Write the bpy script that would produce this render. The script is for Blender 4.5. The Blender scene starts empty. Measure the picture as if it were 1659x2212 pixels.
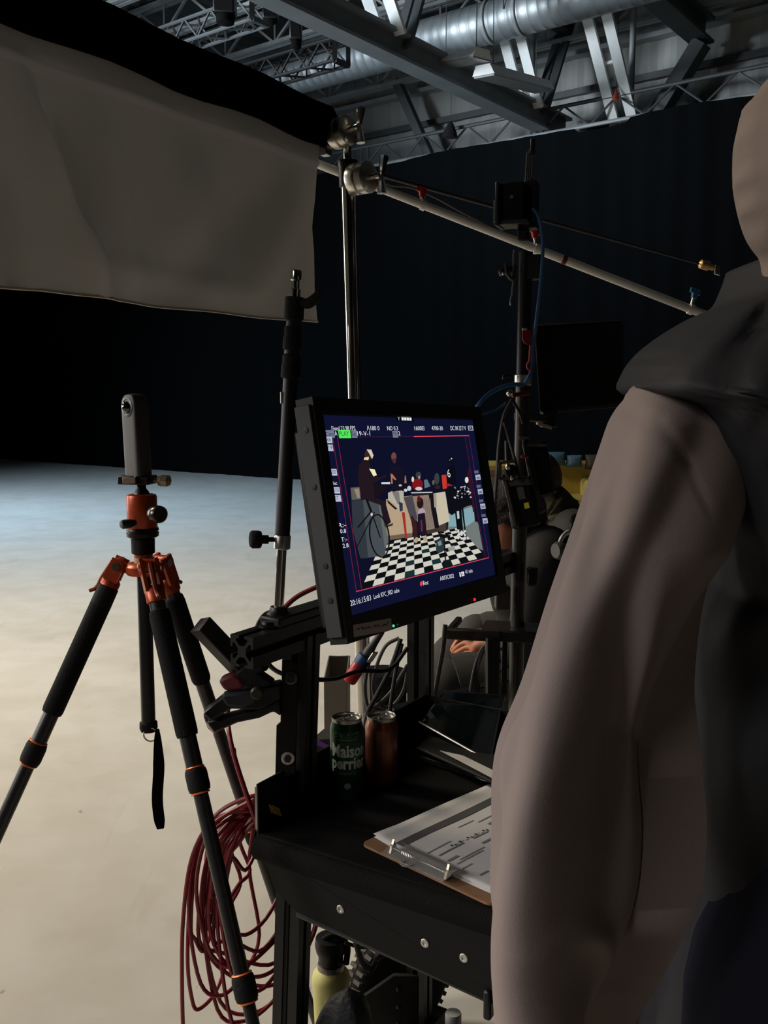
import bpy, bmesh, math, random
from mathutils import Vector as V, Matrix
random.seed(7)
scene = bpy.context.scene
COL = scene.collection
PI = math.pi

# ------------------------------------------------------------------ camera
F_PX, CX, CY = 2050.0, 829.5, 1106.0
PITCH = math.atan((1106 - 862) / F_PX)
CAM = V((0, 0, 1.5))
cd = bpy.data.cameras.new('camera'); cam = bpy.data.objects.new('camera', cd); COL.objects.link(cam)
cam.location = CAM; cam.rotation_euler = (PI / 2 - PITCH, 0, 0)
cd.sensor_fit = 'VERTICAL'; cd.sensor_height = 36.0; cd.lens = 36.0 * F_PX / 2212.0
cd.clip_start = 0.05; cd.clip_end = 200
scene.camera = cam
# ------------------------------------------------------------------ view + world + lights
scene.view_settings.view_transform = 'Standard'; scene.view_settings.look = 'None'
scene.view_settings.gamma = 1.0; scene.view_settings.exposure = 0.0
scene.view_settings.use_curve_mapping = False
w = bpy.data.worlds.new('world'); scene.world = w; w.use_nodes = True
w.node_tree.nodes['Background'].inputs[0].default_value = (0.75, 0.88, 1.0, 1)
w.node_tree.nodes['Background'].inputs[1].default_value = 0.012

def area(name, loc, target, size, power, color, spread=180, size_y=None):
    l = bpy.data.lights.new(name, 'AREA'); o = bpy.data.objects.new(name, l); COL.objects.link(o)
    l.energy = power; l.color = color; l.size = size; l.spread = math.radians(spread)
    if size_y: l.shape = 'RECTANGLE'; l.size_y = size_y
    o.location = loc; o.rotation_euler = (V(target) - V(loc)).to_track_quat('-Z', 'Y').to_euler()
    return o
def spot(name, loc, target, power, color, angle, blend=.5, radius=.2):
    l = bpy.data.lights.new(name, 'SPOT'); o = bpy.data.objects.new(name, l); COL.objects.link(o)
    l.energy = power; l.color = color; l.spot_size = math.radians(angle); l.spot_blend = blend; l.shadow_soft_size = radius
    o.location = loc; o.rotation_euler = (V(target) - V(loc)).to_track_quat('-Z', 'Y').to_euler()
    return o
area('set_light_warm', (-6.8, 5.2, 6.8), (-1.5, 4.6, 0), 2.4, 245, (1.0, .87, .68), 96)
area('set_light_cool', (-8.5, 10.5, 6.2), (-3.5, 12.5, 0), 2.5, 330, (.60, .81, 1.0), 110)
area('fill_light_front', (-3.4, -.9, 3.2), (.35, .95, .85), 1.5, 3.6, (1.0, .95, .93), 36)  # added fill from the front left to brighten the sleeve
area('fill_light_side', (-4.3, .8, 2.4), (.4, 1.0, 1.0), 1.2, 7, (1.0, .95, .92), 44)  # added side fill for the sleeve, partly blocked by the flag
area('edge_fill_tall', (-6.6, 5.2, 2.0), (-.1, 2.4, 1.8), 1.0, 55, (1.0, .95, .88), 120, 3.4)  # added tall source for edge highlights on the chrome stand and poles
area('ceiling_wash', (-9.5, 9.0, 4.4), (2.5, 13.6, 7.2), 2.2, 125, (.84, .93, 1.0), 46)

# ------------------------------------------------------------------ projection helpers (pixel of the 1659x2212 photograph -> point in the place)
sp, cp = math.sin(PITCH), math.cos(PITCH)
def ray(px, py):
    x = (px - CX) / F_PX; y = -(py - CY) / F_PX
    return V((x, cp + y * sp, -sp + y * cp))
def P(px, py, Y):
    r = ray(px, py); return CAM + r * (Y / r.y)
def FZ(px, py, z):
    r = ray(px, py); return CAM + r * ((z - CAM.z) / r.z)
def onplane(px, py, A, n):
    r = ray(px, py); return CAM + r * ((A - CAM).dot(n) / r.dot(n))
def pxm(Y): return Y / F_PX            # metres per pixel at depth Y

# ------------------------------------------------------------------ materials
def lin(c):
    return tuple((x / 255 / 12.92) if x / 255 <= .04045 else ((x / 255 + .055) / 1.055) ** 2.4 for x in c[:3])
MATS = {}
def mat(name, rgb, rough=.6, metal=0.0, spec=.5, var=.0, vscale=8, bump=0, bscale=60, wave=None, coat=0):
    if name in MATS: return MATS[name]
    m = bpy.data.materials.new(name); MATS[name] = m; m.use_nodes = True
    nt = m.node_tree; b = nt.nodes['Principled BSDF']
    c = lin(rgb)
    b.inputs['Base Color'].default_value = (*c, 1); b.inputs['Roughness'].default_value = rough
    b.inputs['Metallic'].default_value = metal; b.inputs['Specular IOR Level'].default_value = spec
    b.inputs['Coat Weight'].default_value = coat
    tc = nt.nodes.new('ShaderNodeTexCoord')
    if var:
        n = nt.nodes.new('ShaderNodeTexNoise'); n.inputs['Scale'].default_value = vscale; n.inputs['Detail'].default_value = 5
        r = nt.nodes.new('ShaderNodeValToRGB')
        r.color_ramp.elements[0].position = .3; r.color_ramp.elements[1].position = .7
        r.color_ramp.elements[0].color = (*[x * (1 - var) for x in c], 1); r.color_ramp.elements[1].color = (*[min(1, x * (1 + var)) for x in c], 1)
        nt.links.new(tc.outputs['Object'], n.inputs['Vector']); nt.links.new(n.outputs['Fac'], r.inputs['Fac'])
        nt.links.new(r.outputs['Color'], b.inputs['Base Color'])
    if bump:
        n = nt.nodes.new('ShaderNodeTexNoise'); n.inputs['Scale'].default_value = bscale; n.inputs['Detail'].default_value = 4
        if wave:
            n = nt.nodes.new('ShaderNodeTexWave'); n.inputs['Scale'].default_value = bscale; n.inputs['Distortion'].default_value = wave
        bp = nt.nodes.new('ShaderNodeBump'); bp.inputs['Strength'].default_value = bump; bp.inputs['Distance'].default_value = .01
        nt.links.new(tc.outputs['Object'], n.inputs['Vector']); nt.links.new(n.outputs[0], bp.inputs['Height'])
        nt.links.new(bp.outputs['Normal'], b.inputs['Normal'])
    return m
def emit(name, rgb, k=1.0):
    if name in MATS: return MATS[name]
    m = bpy.data.materials.new(name); MATS[name] = m; m.use_nodes = True
    nt = m.node_tree; nt.nodes.remove(nt.nodes['Principled BSDF'])
    e = nt.nodes.new('ShaderNodeEmission'); e.inputs[0].default_value = (*lin(rgb), 1); e.inputs[1].default_value = k
    nt.links.new(e.outputs[0], nt.nodes['Material Output'].inputs[0]); return m

# ------------------------------------------------------------------ mesh builder
ORG = {}
def catmull(pts, k=8, closed=False):
    pts = [V(p) for p in pts]; n = len(pts); out = []
    rng = range(n if closed else n - 1)
    for i in rng:
        p1, p2 = pts[i], pts[(i + 1) % n]
        p0 = pts[i - 1] if (closed or i > 0) else p1 * 2 - p2
        p3 = pts[(i + 2) % n] if (closed or i + 2 < n) else p2 * 2 - p1
        for j in range(k):
            t = j / k
            out.append(.5 * ((2 * p1) + (p2 - p0) * t + (2 * p0 - 5 * p1 + 4 * p2 - p3) * t * t + (3 * p1 - p0 - 3 * p2 + p3) * t ** 3))
    if not closed: out.append(pts[-1])
    return out
def frame(d, up=None):
    d = d.normalized(); u = V(up) if up is not None else (V((0, 0, 1)) if abs(d.z) < .95 else V((0, 1, 0)))
    a = u.cross(d)
    if a.length < 1e-5: a = V((1, 0, 0)).cross(d)
    a.normalize(); b = d.cross(a); return a, b
class MB:
    def __init__(s): s.v = []; s.f = []; s.m = []; s.mats = []; s.mi = 0
    def use(s, m):
        if m not in s.mats: s.mats.append(m)
        s.mi = s.mats.index(m); return s
    def add(s, vs, fs):
        o = len(s.v); s.v += [V(p) for p in vs]; s.f += [[i + o for i in f] for f in fs]; s.m += [s.mi] * len(fs); return s
    def box(s, c, ex, ey, ez):          # half vectors
        c = V(c); ex, ey, ez = V(ex), V(ey), V(ez)
        if ex.cross(ey).dot(ez) < 0: ex = -ex
        vs = [c + ex * i + ey * j + ez * k for k in (-1, 1) for j in (-1, 1) for i in (-1, 1)]
        return s.add(vs, [(0, 2, 3, 1), (4, 5, 7, 6), (0, 1, 5, 4), (2, 6, 7, 3), (0, 4, 6, 2), (1, 3, 7, 5)])
    def bar(s, p0, p1, w, h, up=None):
        p0, p1 = V(p0), V(p1); a, b = frame(p1 - p0, up)
        return s.box((p0 + p1) / 2, a * w / 2, b * h / 2, (p1 - p0) / 2)
    def loft(s, rings, cap=True, closed=True):
        n = len(rings[0]); o = []
        fs = []
        for i in range(len(rings) - 1):
            for j in range(n if closed else n - 1):
                k = (j + 1) % n; fs.append((i * n + j, i * n + k, (i + 1) * n + k, (i + 1) * n + j))
        if cap and closed:
            fs.append(tuple(reversed(range(n)))); fs.append(tuple((len(rings) - 1) * n + j for j in range(n)))
        return s.add([p for r in rings for p in r], fs)
    def cyl(s, p0, p1, r0, r1=None, n=16):
        p0, p1 = V(p0), V(p1); r1 = r0 if r1 is None else r1; a, b = frame(p1 - p0)
        ring = lambda c, r: [c + (a * math.cos(2 * PI * i / n) + b * math.sin(2 * PI * i / n)) * r for i in range(n)]
        return s.loft([ring(p0, r0), ring(p1, r1)])
    def lathe(s, o, axis, prof, n=24, ell=1.0, ref=None):
        o = V(o); d = V(axis).normalized(); a, b = frame(d, ref)
        return s.loft([[o + d * z + (a * math.cos(2 * PI * i / n) + b * math.sin(2 * PI * i / n) * ell) * max(r, 1e-4) for i in range(n)] for r, z in prof])
    def tube(s, pts, r, n=8, k=8, closed=False, smooth=True, flat=1.0):
        ps = catmull(pts, k, closed) if smooth else [V(p) for p in pts]
        rings = []; N = len(ps); a = None
        for i, p in enumerate(ps):
            if closed: d = ps[(i + 1) % N] - ps[i - 1]
            else: d = ps[min(i + 1, N - 1)] - ps[max(i - 1, 0)]
            if d.length < 1e-9: d = V((0, 0, 1))
            d.normalize()
            if a is None: a, _ = frame(d)
            a = a - d * a.dot(d)
            if a.length < 1e-6: a, _ = frame(d)
            a.normalize(); b = d.cross(a)
            rr = r(i / max(1, N - 1)) if callable(r) else r
            rings.append([p + a * math.cos(2 * PI * j / n) * rr + b * math.sin(2 * PI * j / n) * rr * flat for j in range(n)])
        if closed: rings.append(rings[0]); return s.loft(rings, cap=False)
        return s.loft(rings)
    def prism(s, poly, ext):
        poly = [V(p) for p in poly]; ext = V(ext); n = len(poly)
        nn = V((0, 0, 0))
        for i in range(n): nn += poly[i].cross(poly[(i + 1) % n])
        if nn.dot(ext) > 0: poly = poly[::-1]
        vs = poly + [p + ext for p in poly]
        return s.add(vs, [tuple(range(n)), tuple(reversed(range(n, 2 * n)))] + [(i, n + i, n + (i + 1) % n, (i + 1) % n) for i in range(n)])
    def grid(s, fn, nu, nv):
        vs = [fn(i / nu, j / nv) for j in range(nv + 1) for i in range(nu + 1)]
        return s.add(vs, [(j * (nu + 1) + i, j * (nu + 1) + i + 1, (j + 1) * (nu + 1) + i + 1, (j + 1) * (nu + 1) + i) for j in range(nv) for i in range(nu)])
    def sphere(s, c, r, n=16, m=10, sc=(1, 1, 1)):
        c = V(c); rings = []
        for j in range(m + 1):
            t = PI * j / m; rr = max(math.sin(t), 1e-3)
            rings.append([c + V((rr * math.cos(2 * PI * i / n) * r * sc[0], rr * math.sin(2 * PI * i / n) * r * sc[1], -math.cos(t) * r * sc[2])) for i in range(n)])
        return s.loft(rings)
    def text(s, body, fn, size=1.0, align='LEFT', sx=1.0, bold=0.0):   # fn(x,y)->3D, x,y in text units*size
        cu = bpy.data.curves.new('t', 'FONT'); cu.body = body; cu.align_x = align; cu.size = 1; cu.offset = bold; cu.resolution_u = 2
        o = bpy.data.objects.new('t', cu); COL.objects.link(o)
        me = o.to_mesh()
        vs = [fn(v.co.x * size * sx, v.co.y * size) for v in me.vertices]; fs = [tuple(p.vertices) for p in me.polygons]
        o.to_mesh_clear(); bpy.data.objects.remove(o); bpy.data.curves.remove(cu)
        return s.add(vs, fs)
    def build(s, name, m=None, parent=None, smooth=40, bevel=0, base=None, subsurf=0, solid=0):
        if m is not None and not s.mats: s.mats = [m]
        if parent is not None: org = ORG[parent.name]
        elif base is not None: org = V(base)
        else:
            xs = [p.x for p in s.v]; ys = [p.y for p in s.v]
            org = V(((min(xs) + max(xs)) / 2, (min(ys) + max(ys)) / 2, min(p.z for p in s.v)))
        me = bpy.data.meshes.new(name); me.from_pydata([tuple(p - org) for p in s.v], [], s.f)
        for mm in s.mats: me.materials.append(mm)
        me.polygons.foreach_set('material_index', s.m)
        if smooth:
            me.polygons.foreach_set('use_smooth', [True] * len(me.polygons))
            me.set_sharp_from_angle(angle=math.radians(smooth))
        me.update()
        o = bpy.data.objects.new(name, me); COL.objects.link(o)
        if parent is None: o.location = org
        else: o.parent = parent
        ORG[o.name] = org
        if solid:
            md = o.modifiers.new('solid', 'SOLIDIFY'); md.thickness = solid; md.offset = 0
        if bevel:
            md = o.modifiers.new('bevel', 'BEVEL'); md.width = bevel; md.segments = 2; md.limit_method = 'ANGLE'; md.angle_limit = math.radians(50)
        if subsurf:
            md = o.modifiers.new('sub', 'SUBSURF'); md.levels = subsurf; md.render_levels = subsurf
        return o
def tag(o, label, cat, group=None):
    o['label'] = label; o['category'] = cat
    if group: o['group'] = group
    return o
def thing(name, label, cat, loc, group=None):
    o = bpy.data.objects.new(name, None); COL.objects.link(o); o.location = loc; o.empty_display_size = .05
    ORG[o.name] = V(loc); return tag(o, label, cat, group)
def struct(o): o['kind'] = 'structure'; return o
def skin(name, joints, edges, m, parent=None, root=0, sub=2, base=None):
    org = ORG[parent.name] if parent is not None else V(base)
    me = bpy.data.meshes.new(name); me.from_pydata([tuple(V(j[0]) - org) for j in joints], edges, [])
    o = bpy.data.objects.new(name, me); COL.objects.link(o)
    md = o.modifiers.new('skin', 'SKIN'); md.use_smooth_shade = True
    lay = me.skin_vertices[0].data
    for i, j in enumerate(joints):
        r = j[1]; lay[i].radius = r if isinstance(r, tuple) else (r, r)
        lay[i].use_root = (i == root)
    sm = o.modifiers.new('sub', 'SUBSURF'); sm.levels = sub; sm.render_levels = sub
    dg = bpy.context.evaluated_depsgraph_get(); me2 = bpy.data.meshes.new_from_object(o.evaluated_get(dg))
    o.modifiers.clear(); o.data = me2; me2.name = name
    me2.materials.clear(); me2.materials.append(m)
    me2.polygons.foreach_set('use_smooth', [True] * len(me2.polygons))
    me2.polygons.foreach_set('material_index', [0] * len(me2.polygons))
    if parent is None: o.location = org
    else: o.parent = parent
    ORG[o.name] = org
    return o

# common materials
BLK = mat('black_plastic', (19, 19, 20), .45, spec=.35, var=.2, vscale=30)
BLKM = mat('black_anodised_metal', (18, 18, 19), .38, .3, var=.25, vscale=40)
RUB = mat('black_rubber', (18, 18, 19), .8, spec=.25, bump=.15, bscale=200)
BLKF = mat('black_fabric', (10, 10, 11), .95, spec=.08, bump=.3, bscale=250)
CHR = mat('chrome', (215, 212, 205), .16, 1.0, var=.05, vscale=20)
STEEL = mat('brushed_steel', (206, 202, 194), .34, 1.0, var=.12, vscale=30)
ORA = mat('orange_anodised', (164, 62, 24), .36, .35, var=.12, vscale=30)
ORB = mat('bright_orange_ring', (235, 120, 60), .35, .3, var=.1)
CARB = mat('carbon_tube', (30, 30, 31), .35, spec=.5, var=.3, vscale=90)
GRIP = mat('foam_grip', (20, 20, 21), .9, spec=.2, bump=.2, bscale=300)
# ================================================================== THE STUDIO SHELL
Q = V((-2.0, 18.0, 0)); U = V((.795, -.606, 0)).normalized(); N = V((.606, .795, 0)).normalized(); Z = V((0, 0, 1))
def C(s, d, z): return Q + U * s + N * d + Z * z
def WP(px, py, d): return onplane(px, py, Q + N * d, N)
def sd(p): return (p - Q).dot(U), (p - Q).dot(N)

# floor: painted studio concrete with stains and scuffs
fm = bpy.data.materials.new('painted_concrete'); fm.use_nodes = True
nt = fm.node_tree; b = nt.nodes['Principled BSDF']; b.inputs['Roughness'].default_value = .55; b.inputs['Specular IOR Level'].default_value = .3
tc = nt.nodes.new('ShaderNodeTexCoord')
def noise(scale, detail, lo, hi, c0, c1, dist=0, stretch=None):
    n = nt.nodes.new('ShaderNodeTexNoise'); n.inputs['Scale'].default_value = scale; n.inputs['Detail'].default_value = detail; n.inputs['Distortion'].default_value = dist
    src = tc.outputs['Object']
    if stretch:
        mp = nt.nodes.new('ShaderNodeMapping'); mp.inputs['Scale'].default_value = stretch; mp.inputs['Rotation'].default_value = (0, 0, .5); nt.links.new(src, mp.inputs['Vector']); src = mp.outputs['Vector']
    nt.links.new(src, n.inputs['Vector'])
    r = nt.nodes.new('ShaderNodeValToRGB'); r.color_ramp.elements[0].position = lo; r.color_ramp.elements[1].position = hi
    r.color_ramp.elements[0].color = (*c0, 1); r.color_ramp.elements[1].color = (*c1, 1); nt.links.new(n.outputs['Fac'], r.inputs['Fac']); return r.outputs['Color']
def mul(a, bb):
    m = nt.nodes.new('ShaderNodeMix'); m.data_type = 'RGBA'; m.blend_type = 'MULTIPLY'; m.inputs['Factor'].default_value = 1
    nt.links.new(a, m.inputs['A']); nt.links.new(bb, m.inputs['B']); return m.outputs['Result']
base = noise(.9, 6, .3, .7, (.63, .61, .57), (.68, .67, .64))
st = noise(2.2, 10, .28, .55, (.91, .90, .885), (1, 1, 1), .5)
sc = noise(7, 6, .64, .80, (1, 1, 1), (.87, .85, .82), .3, (1, .16, 1))
sp_ = noise(14, 3, .24, .29, (.6, .57, .53), (1, 1, 1))
cr = noise(5.3, 12, .44, .56, (1, 1, 1), (.96, .955, .94), .3)
nt.links.new(mul(mul(mul(mul(base, st), sc), sp_), cr), b.inputs['Base Color'])
def quad(name, a, bb, c, d, m): return struct(MB().add([a, bb, c, d], [(0, 1, 2, 3)]).build(name, m, smooth=0))
quad('floor', C(-26, 1.4, 0), C(-26, -24, 0), C(26, -24, 0), C(26, 1.4, 0), fm)

WALLM = mat('wall_panel_grey', (150, 152, 150), .75, var=.06, vscale=2)
WALLD = mat('wall_dark_paint', (40, 41, 43), .85, var=.1, vscale=1)
mb = MB(); rows = []
ss = [i * .1 for i in range(-260, 261)]
prof = lambda i: (.0, .03, .03, .0)[i % 4]
rows = [[C(s, 1.3 - prof(i), z) for i, s in enumerate(ss)] for z in (0, 7.55)]
mb.loft(rows, cap=False, closed=False)
struct(mb.build('wall_back', WALLM, smooth=0))
quad('wall_left', C(-26, -24, 0), C(-26, 1.4, 0), C(-26, 1.4, 7.6), C(-26, -24, 7.6), WALLD)
quad('wall_right', C(26, 1.4, 0), C(26, -24, 0), C(26, -24, 7.6), C(26, 1.4, 7.6), WALLD)
quad('wall_front', C(26, -24, 0), C(-26, -24, 0), C(-26, -24, 7.6), C(26, -24, 7.6), WALLD)
# corrugated steel roof deck
DECK = mat('galvanised_deck', (88, 92, 94), .5, .4, var=.15, vscale=3)
mb = MB(); ss = []; zz = []
x = -26.0
while x < 26:
    for dx, dz in ((0, 0), (.05, .07), (.17, .07), (.22, 0)): ss.append(x + dx); zz.append(dz)
    x += .32
mb.loft([[C(s, d, 7.48 + z) for s, z in zip(ss, zz)] for d in (-24, 1.4)], cap=False, closed=False)
struct(mb.build('ceiling', DECK, smooth=0))
# eave angle and wall rail
STL = mat('grey_painted_steel', (150, 155, 158), .5, .2, var=.12, vscale=4)
STD = mat('dark_grey_steel', (74, 78, 80), .55, .2, var=.12, vscale=4)
WHT = mat('white_painted_steel', (240, 243, 244), .45, var=.06, vscale=6)
struct(MB().box(C(0, 1.18, 6.87), U * 26, N * .1, Z * .035).build('trim_1', STL))
struct(MB().box(C(0, 1.22, 6.32), U * 26, N * .04, Z * .05).build('trim_2', STD))
struct(MB().box(C(0, 1.22, 5.75), U * 26, N * .04, Z * .04).build('trim_3', STD))

# ------------------------------------------------------------------ bar joists
ordn = ['nearest the back wall', 'second from the back wall', 'third from the back wall', 'fourth from the back wall', 'fifth from the back wall', 'sixth from the back wall']
for k, d in enumerate((.75, -.55, -1.85, -3.1, -4.3, -5.5)):
    t = thing('roof_joist', 'open-web grey steel roof joist under the metal deck, %s' % ordn[k], 'joist', C(0, d, 6.93), 'open-web roof joists')
    for nm, z in (('top_chord', 7.42), ('bottom_chord', 6.95)):
        m_ = MB()
        for o in (-.055, .055): m_.box(C(-1, d + o, z), U * 17, N * .035, Z * .028)
        m_.build(nm, STL, t, smooth=0)
    m_ = MB(); s = -18.0; up = False
    while s < 15.6:
        m_.bar(C(s, d, 6.97 if not up else 7.4), C(s + .55, d, 7.4 if not up else 6.97), .035, .035)
        if up: m_.bar(C(s + .55, d, 6.97), C(s + .55, d, 7.4), .025, .025)
        s += .55; up = not up
    m_.build('web', STL, t, smooth=0)

# ------------------------------------------------------------------ big girder with white struts
E = WP(1190, 292, .45); gs, _ = sd(E); gz = E.z
g = thing('girder_beam', 'big grey steel beam crossing the ceiling towards the curtain', 'beam', E)
def ibeam(mb, s, z, d0, d1, w, h):
    c = (d0 + d1) / 2; L = (d1 - d0) / 2
    mb.box(C(s, c, z + .02), U * w / 2, N * L, Z * .02); mb.box(C(s, c, z + h - .02), U * w / 2, N * L, Z * .02)
    mb.box(C(s, c, z + h / 2), U * .02, N * L, Z * (h / 2 - .04))
m_ = MB(); ibeam(m_, gs, gz, -11, .9, .26, .33); m_.build('beam_section', mat('beam_paint', (128, 134, 138), .5, .15, var=.1, vscale=3), g, smooth=0)
m_ = MB(); ibeam(m_, gs, 7.1, -11, .9, .2, .25); m_.build('top_chord', STD, g, smooth=0)
def plane_u(px, py, A): return onplane(px, py, A, U)
def strut_pair(name, a, b_, A, m, parent, off, w, th):
    for o in (-off, off):
        p0 = plane_u(*a, A) + U * o; p1 = plane_u(*b_, A) + U * o
        MB().bar(p0, p1, th, w, U).build(name, m, parent, smooth=0)
strut_pair('white_strut', (808, -30), (846, 80), E, WHT, g, .14, .15, .05)
strut_pair('white_strut', (1104, 70), (1147, 236), E, WHT, g, .13, .15, .05)
strut_pair('grey_strut', (905, -30), (868, 104), E, STD, g, .08, .12, .05)
strut_pair('grey_strut', (1226, 45), (1166, 245), E, STD, g, .08, .12, .05)
A2 = WP(1352, 275, .5)
t = thing('roof_brace', 'pair of white steel struts standing over the curtain right of the big beam', 'strut', WP(1350, 275, .5))
strut_pair('white_strut', (1289, 30), (1350, 276), A2, WHT, t, .14, .15, .05)
MB().bar(plane_u(1318, 135, A2) - U * .2, plane_u(1318, 135, A2) + U * .2, .04, .04).build('cross_tie', WHT, t)
for lab, a, b_, d, m in (('thin white pipe beside the struts at the end of the big beam', (1151, 70), (1148, 205), .2, STL),
                      ('thin white pipe just right of the free-standing pair of white struts', (1369, 15), (1361, 268), .4, STL)):
    o = MB().cyl(WP(*a, d), WP(*b_, d), .045, n=10).build('pipe', m); tag(o, lab, 'pipe')
o = MB().bar(WP(857, 176, .8), WP(934, 350, .8), .14, .14).build('wall_brace', STD); tag(o, 'dark diagonal steel brace against the grey wall left of the big beam', 'brace')
o = MB().bar(WP(1516, 92, .7), WP(1412, 262, .7), .26, .2).build('wall_brace', STD); tag(o, 'wide dark diagonal steel brace against the grey wall at the right', 'brace')
g2s, _ = sd(WP(1520, 98, .9)); g2z = WP(1520, 98, .9).z
m_ = MB(); ibeam(m_, g2s, g2z, -9, .9, .3, .35); o = m_.build('girder_beam', STD, smooth=0); tag(o, 'dark steel beam running out of the top right of the ceiling', 'beam')

# ------------------------------------------------------------------ spiral duct
DUCT = mat('galvanised_duct', (168, 174, 178), .5, .7, var=.14, vscale=5, bump=.12, bscale=4)
dp = FZ(749, 134, 6.6); ds, dd = sd(dp)
t = thing('air_duct', 'large round galvanised spiral duct under the roof', 'duct', C(ds, dd, 6.3))
prof = []; z = 0.0; r = .27
while z < 13.0:
    prof += [(r, z), (r, z + .125), (r + .003, z + .132), (r + .003, z + .143)]; z += .15
s0 = sd(FZ(645, 190, 6.6))[0] - 1.2
o = MB().lathe(C(s0, dd, 6.6), U, prof, n=28).build('duct_tube', DUCT, t, smooth=50)
for px in (1062, 1128):
    c = sd(onplane(px, 60, C(0, dd, 0), N))[0]
    MB().lathe(C(c - .03, dd, 6.6), U, [(r + .012, 0), (r + .022, .01), (r + .022, .05), (r + .012, .06)], n=28).build('joint_band', STL, t)
for px in (1110, 860):
    c = sd(onplane(px, 60, C(0, dd, 0), N))[0]
    MB().tube([C(c, dd - .28, 6.6), C(c, dd - .29, 7.0), C(c, dd - .26, 7.45)], .008, n=6, k=3).build('hanger_wire', STD, t)

# ------------------------------------------------------------------ curtain, its pipe truss
CURT = mat('black_drape', (11, 13, 15), .95, spec=.05)
mb = MB(); ss = [i * .06 for i in range(-400, 330)]
def cz(s): return 5.42 + .02 * math.sin(s * 1.9) + (-.06 if 6.0 < s < 6.8 else 0)
ro = []
for j in range(9):
    f = j / 8
    ro.append([C(s, .02 * math.sin(s * 14 + 1.3 * math.sin(s * 1.7)) * (.6 + .4 * (1 - f)) + .03 * math.sin(s * 3.1), .01 + f * (cz(s) - .01)) for s in ss])
mb.loft(ro, cap=False, closed=False)
o = mb.build('stage_curtain', CURT, smooth=80); tag(o, 'tall black stage curtain hanging along the back of the studio', 'curtain')
t = thing('curtain_truss', 'flat grey pipe truss that the black curtain hangs from', 'truss', C(0, .16, 5.4))
MB().cyl(C(-14, .16, 5.46), C(18, .16, 5.46), .03, n=8).build('bottom_pipe', STL, t)
MB().cyl(C(-14, .16, 5.80), C(18, .16, 5.80), .03, n=8).build('top_pipe', STD, t)
m_ = MB(); s = -14.0; up = 0
while s < 17.8:
    m_.cyl(C(s, .16, 5.46 + .34 * up), C(s + .42, .16, 5.80 - .34 * up), .016, n=6); s += .42; up = 1 - up
for s in (1.9, 2.05, 5.2): m_.cyl(C(s, .16, 5.46), C(s, .16, 5.8), .02, n=6)
m_.build('web', STD, t)

# ------------------------------------------------------------------ things hung from the roof
def fixture(p0, p1, w, h, label):
    t = thing('strip_light', label, 'ceiling light', (p0 + p1) / 2)
    a, b_ = frame(p1 - p0, Z); d = (p1 - p0).normalized()
    m_ = MB(); c = (p0 + p1) / 2
    m_.prism([p0 - a * w / 2, p0 + a * w / 2, p0 + a * w * .32 + b_ * h, p0 - a * w * .32 + b_ * h], p1 - p0)
    m_.build('housing', WHT, t, smooth=0)
    MB().box(c - b_ * .012, a * w * .46, b_ * .01, (p1 - p0) * .49).build('diffuser', mat('unlit_diffuser', (150, 152, 150), .4), t, smooth=0)
    for f in (.15, .85):
        q = p0.lerp(p1, f) + b_ * h; MB().cyl(q, V((q.x, q.y, 7.4)), .006, n=5).build('hanger_wire', STD, t)
fixture(P(1044, 162, 12.4), P(1176, 196, 14.2), .3, .12, 'unlit strip light with a bright end, hanging end-on below the duct')
fixture(P(948, 142, 12.9), P(1042, 124, 12.2), .3, .1, 'unlit flat strip light just left of the end-on one under the duct')
BT = mat('black_truss', (17, 17, 18), .5, .3)
def boxtruss(s1, s0, d, z, w, label, m):
    t = thing('lighting_truss', label, 'truss', C((s0 + s1) / 2, d, z))
    m_ = MB()
    for i in (-1, 1):
        for j in (-1, 1): m_.cyl(C(s0, d + i * w, z + w + j * w), C(s1, d + i * w, z + w + j * w), .025, n=7)
    m_.build('chords', m, t)
    m_ = MB(); s = s0; k = 0
    while s < s1 - .05:
        e = min(s + .25, s1)
        for i in (-1, 1):
            m_.bar(C(s, d + i * w, z + 2 * w * (k % 2)), C(e, d + i * w, z + 2 * w * ((k + 1) % 2)), .022, .022)
            m_.bar(C(s, d - w * (1 - 2 * (k % 2)), z + w + i * w), C(e, d + w * (1 - 2 * (k % 2)), z + w + i * w), .022, .022)
        s += .25; k += 1
    m_.build('lacing', m, t)
    m_ = MB()
    for (a, b_) in (((-1, 0), (1, 0)), ((1, 0), (1, 2)), ((1, 2), (-1, 2)), ((-1, 2), (-1, 0))):
        m_.bar(C(s1, d + a[0] * w, z + a[1] * w), C(s1, d + b_[0] * w, z + b_[1] * w), .06, .06)
    m_.build('end_frame', m, t); return t
p = FZ(738, 136, 5.95); s, d = sd(p); boxtruss(s, s - 6, d, 5.95, .14, 'black box lighting truss ending beside the duct', BT)
p = FZ(562, 48, 6.2); s, d = sd(p); boxtruss(s, s - 6, d, 6.2, .14, 'grey box lighting truss higher up at the left of the big beam', STD)
def hoist(pts, Y, w, label):
    (x0, y0), (x1, y1) = pts; a, b_ = P(x0, y0, Y), P(x1, y1, Y)
    t = thing('chain_hoist', label, 'hoist', b_)
    L = (a - b_).length
    MB().box(a.lerp(b_, .35), V((w / 2, 0, 0)), V((0, w / 2, 0)), Z * L * .36).build('motor_body', BLKM, t, bevel=.02)
    MB().lathe(b_, Z, [(.02, 0), (w * .42, .03), (w * .45, L * .3), (w * .3, L * .38)], n=12).build('chain_bag', BLKF, t)
    q = a.lerp(b_, 0); MB().cyl(V((q.x, q.y, 7.4)), q, .02, n=6).build('lift_chain', BLKM, t)
hoist(((485, -20), (487, 56)), 12.2, .26, 'black chain hoist at the top left over the grey truss')
hoist(((638, 38), (640, 108)), 12.3, .15, 'black chain hoist hanging over the black truss end')
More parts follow.
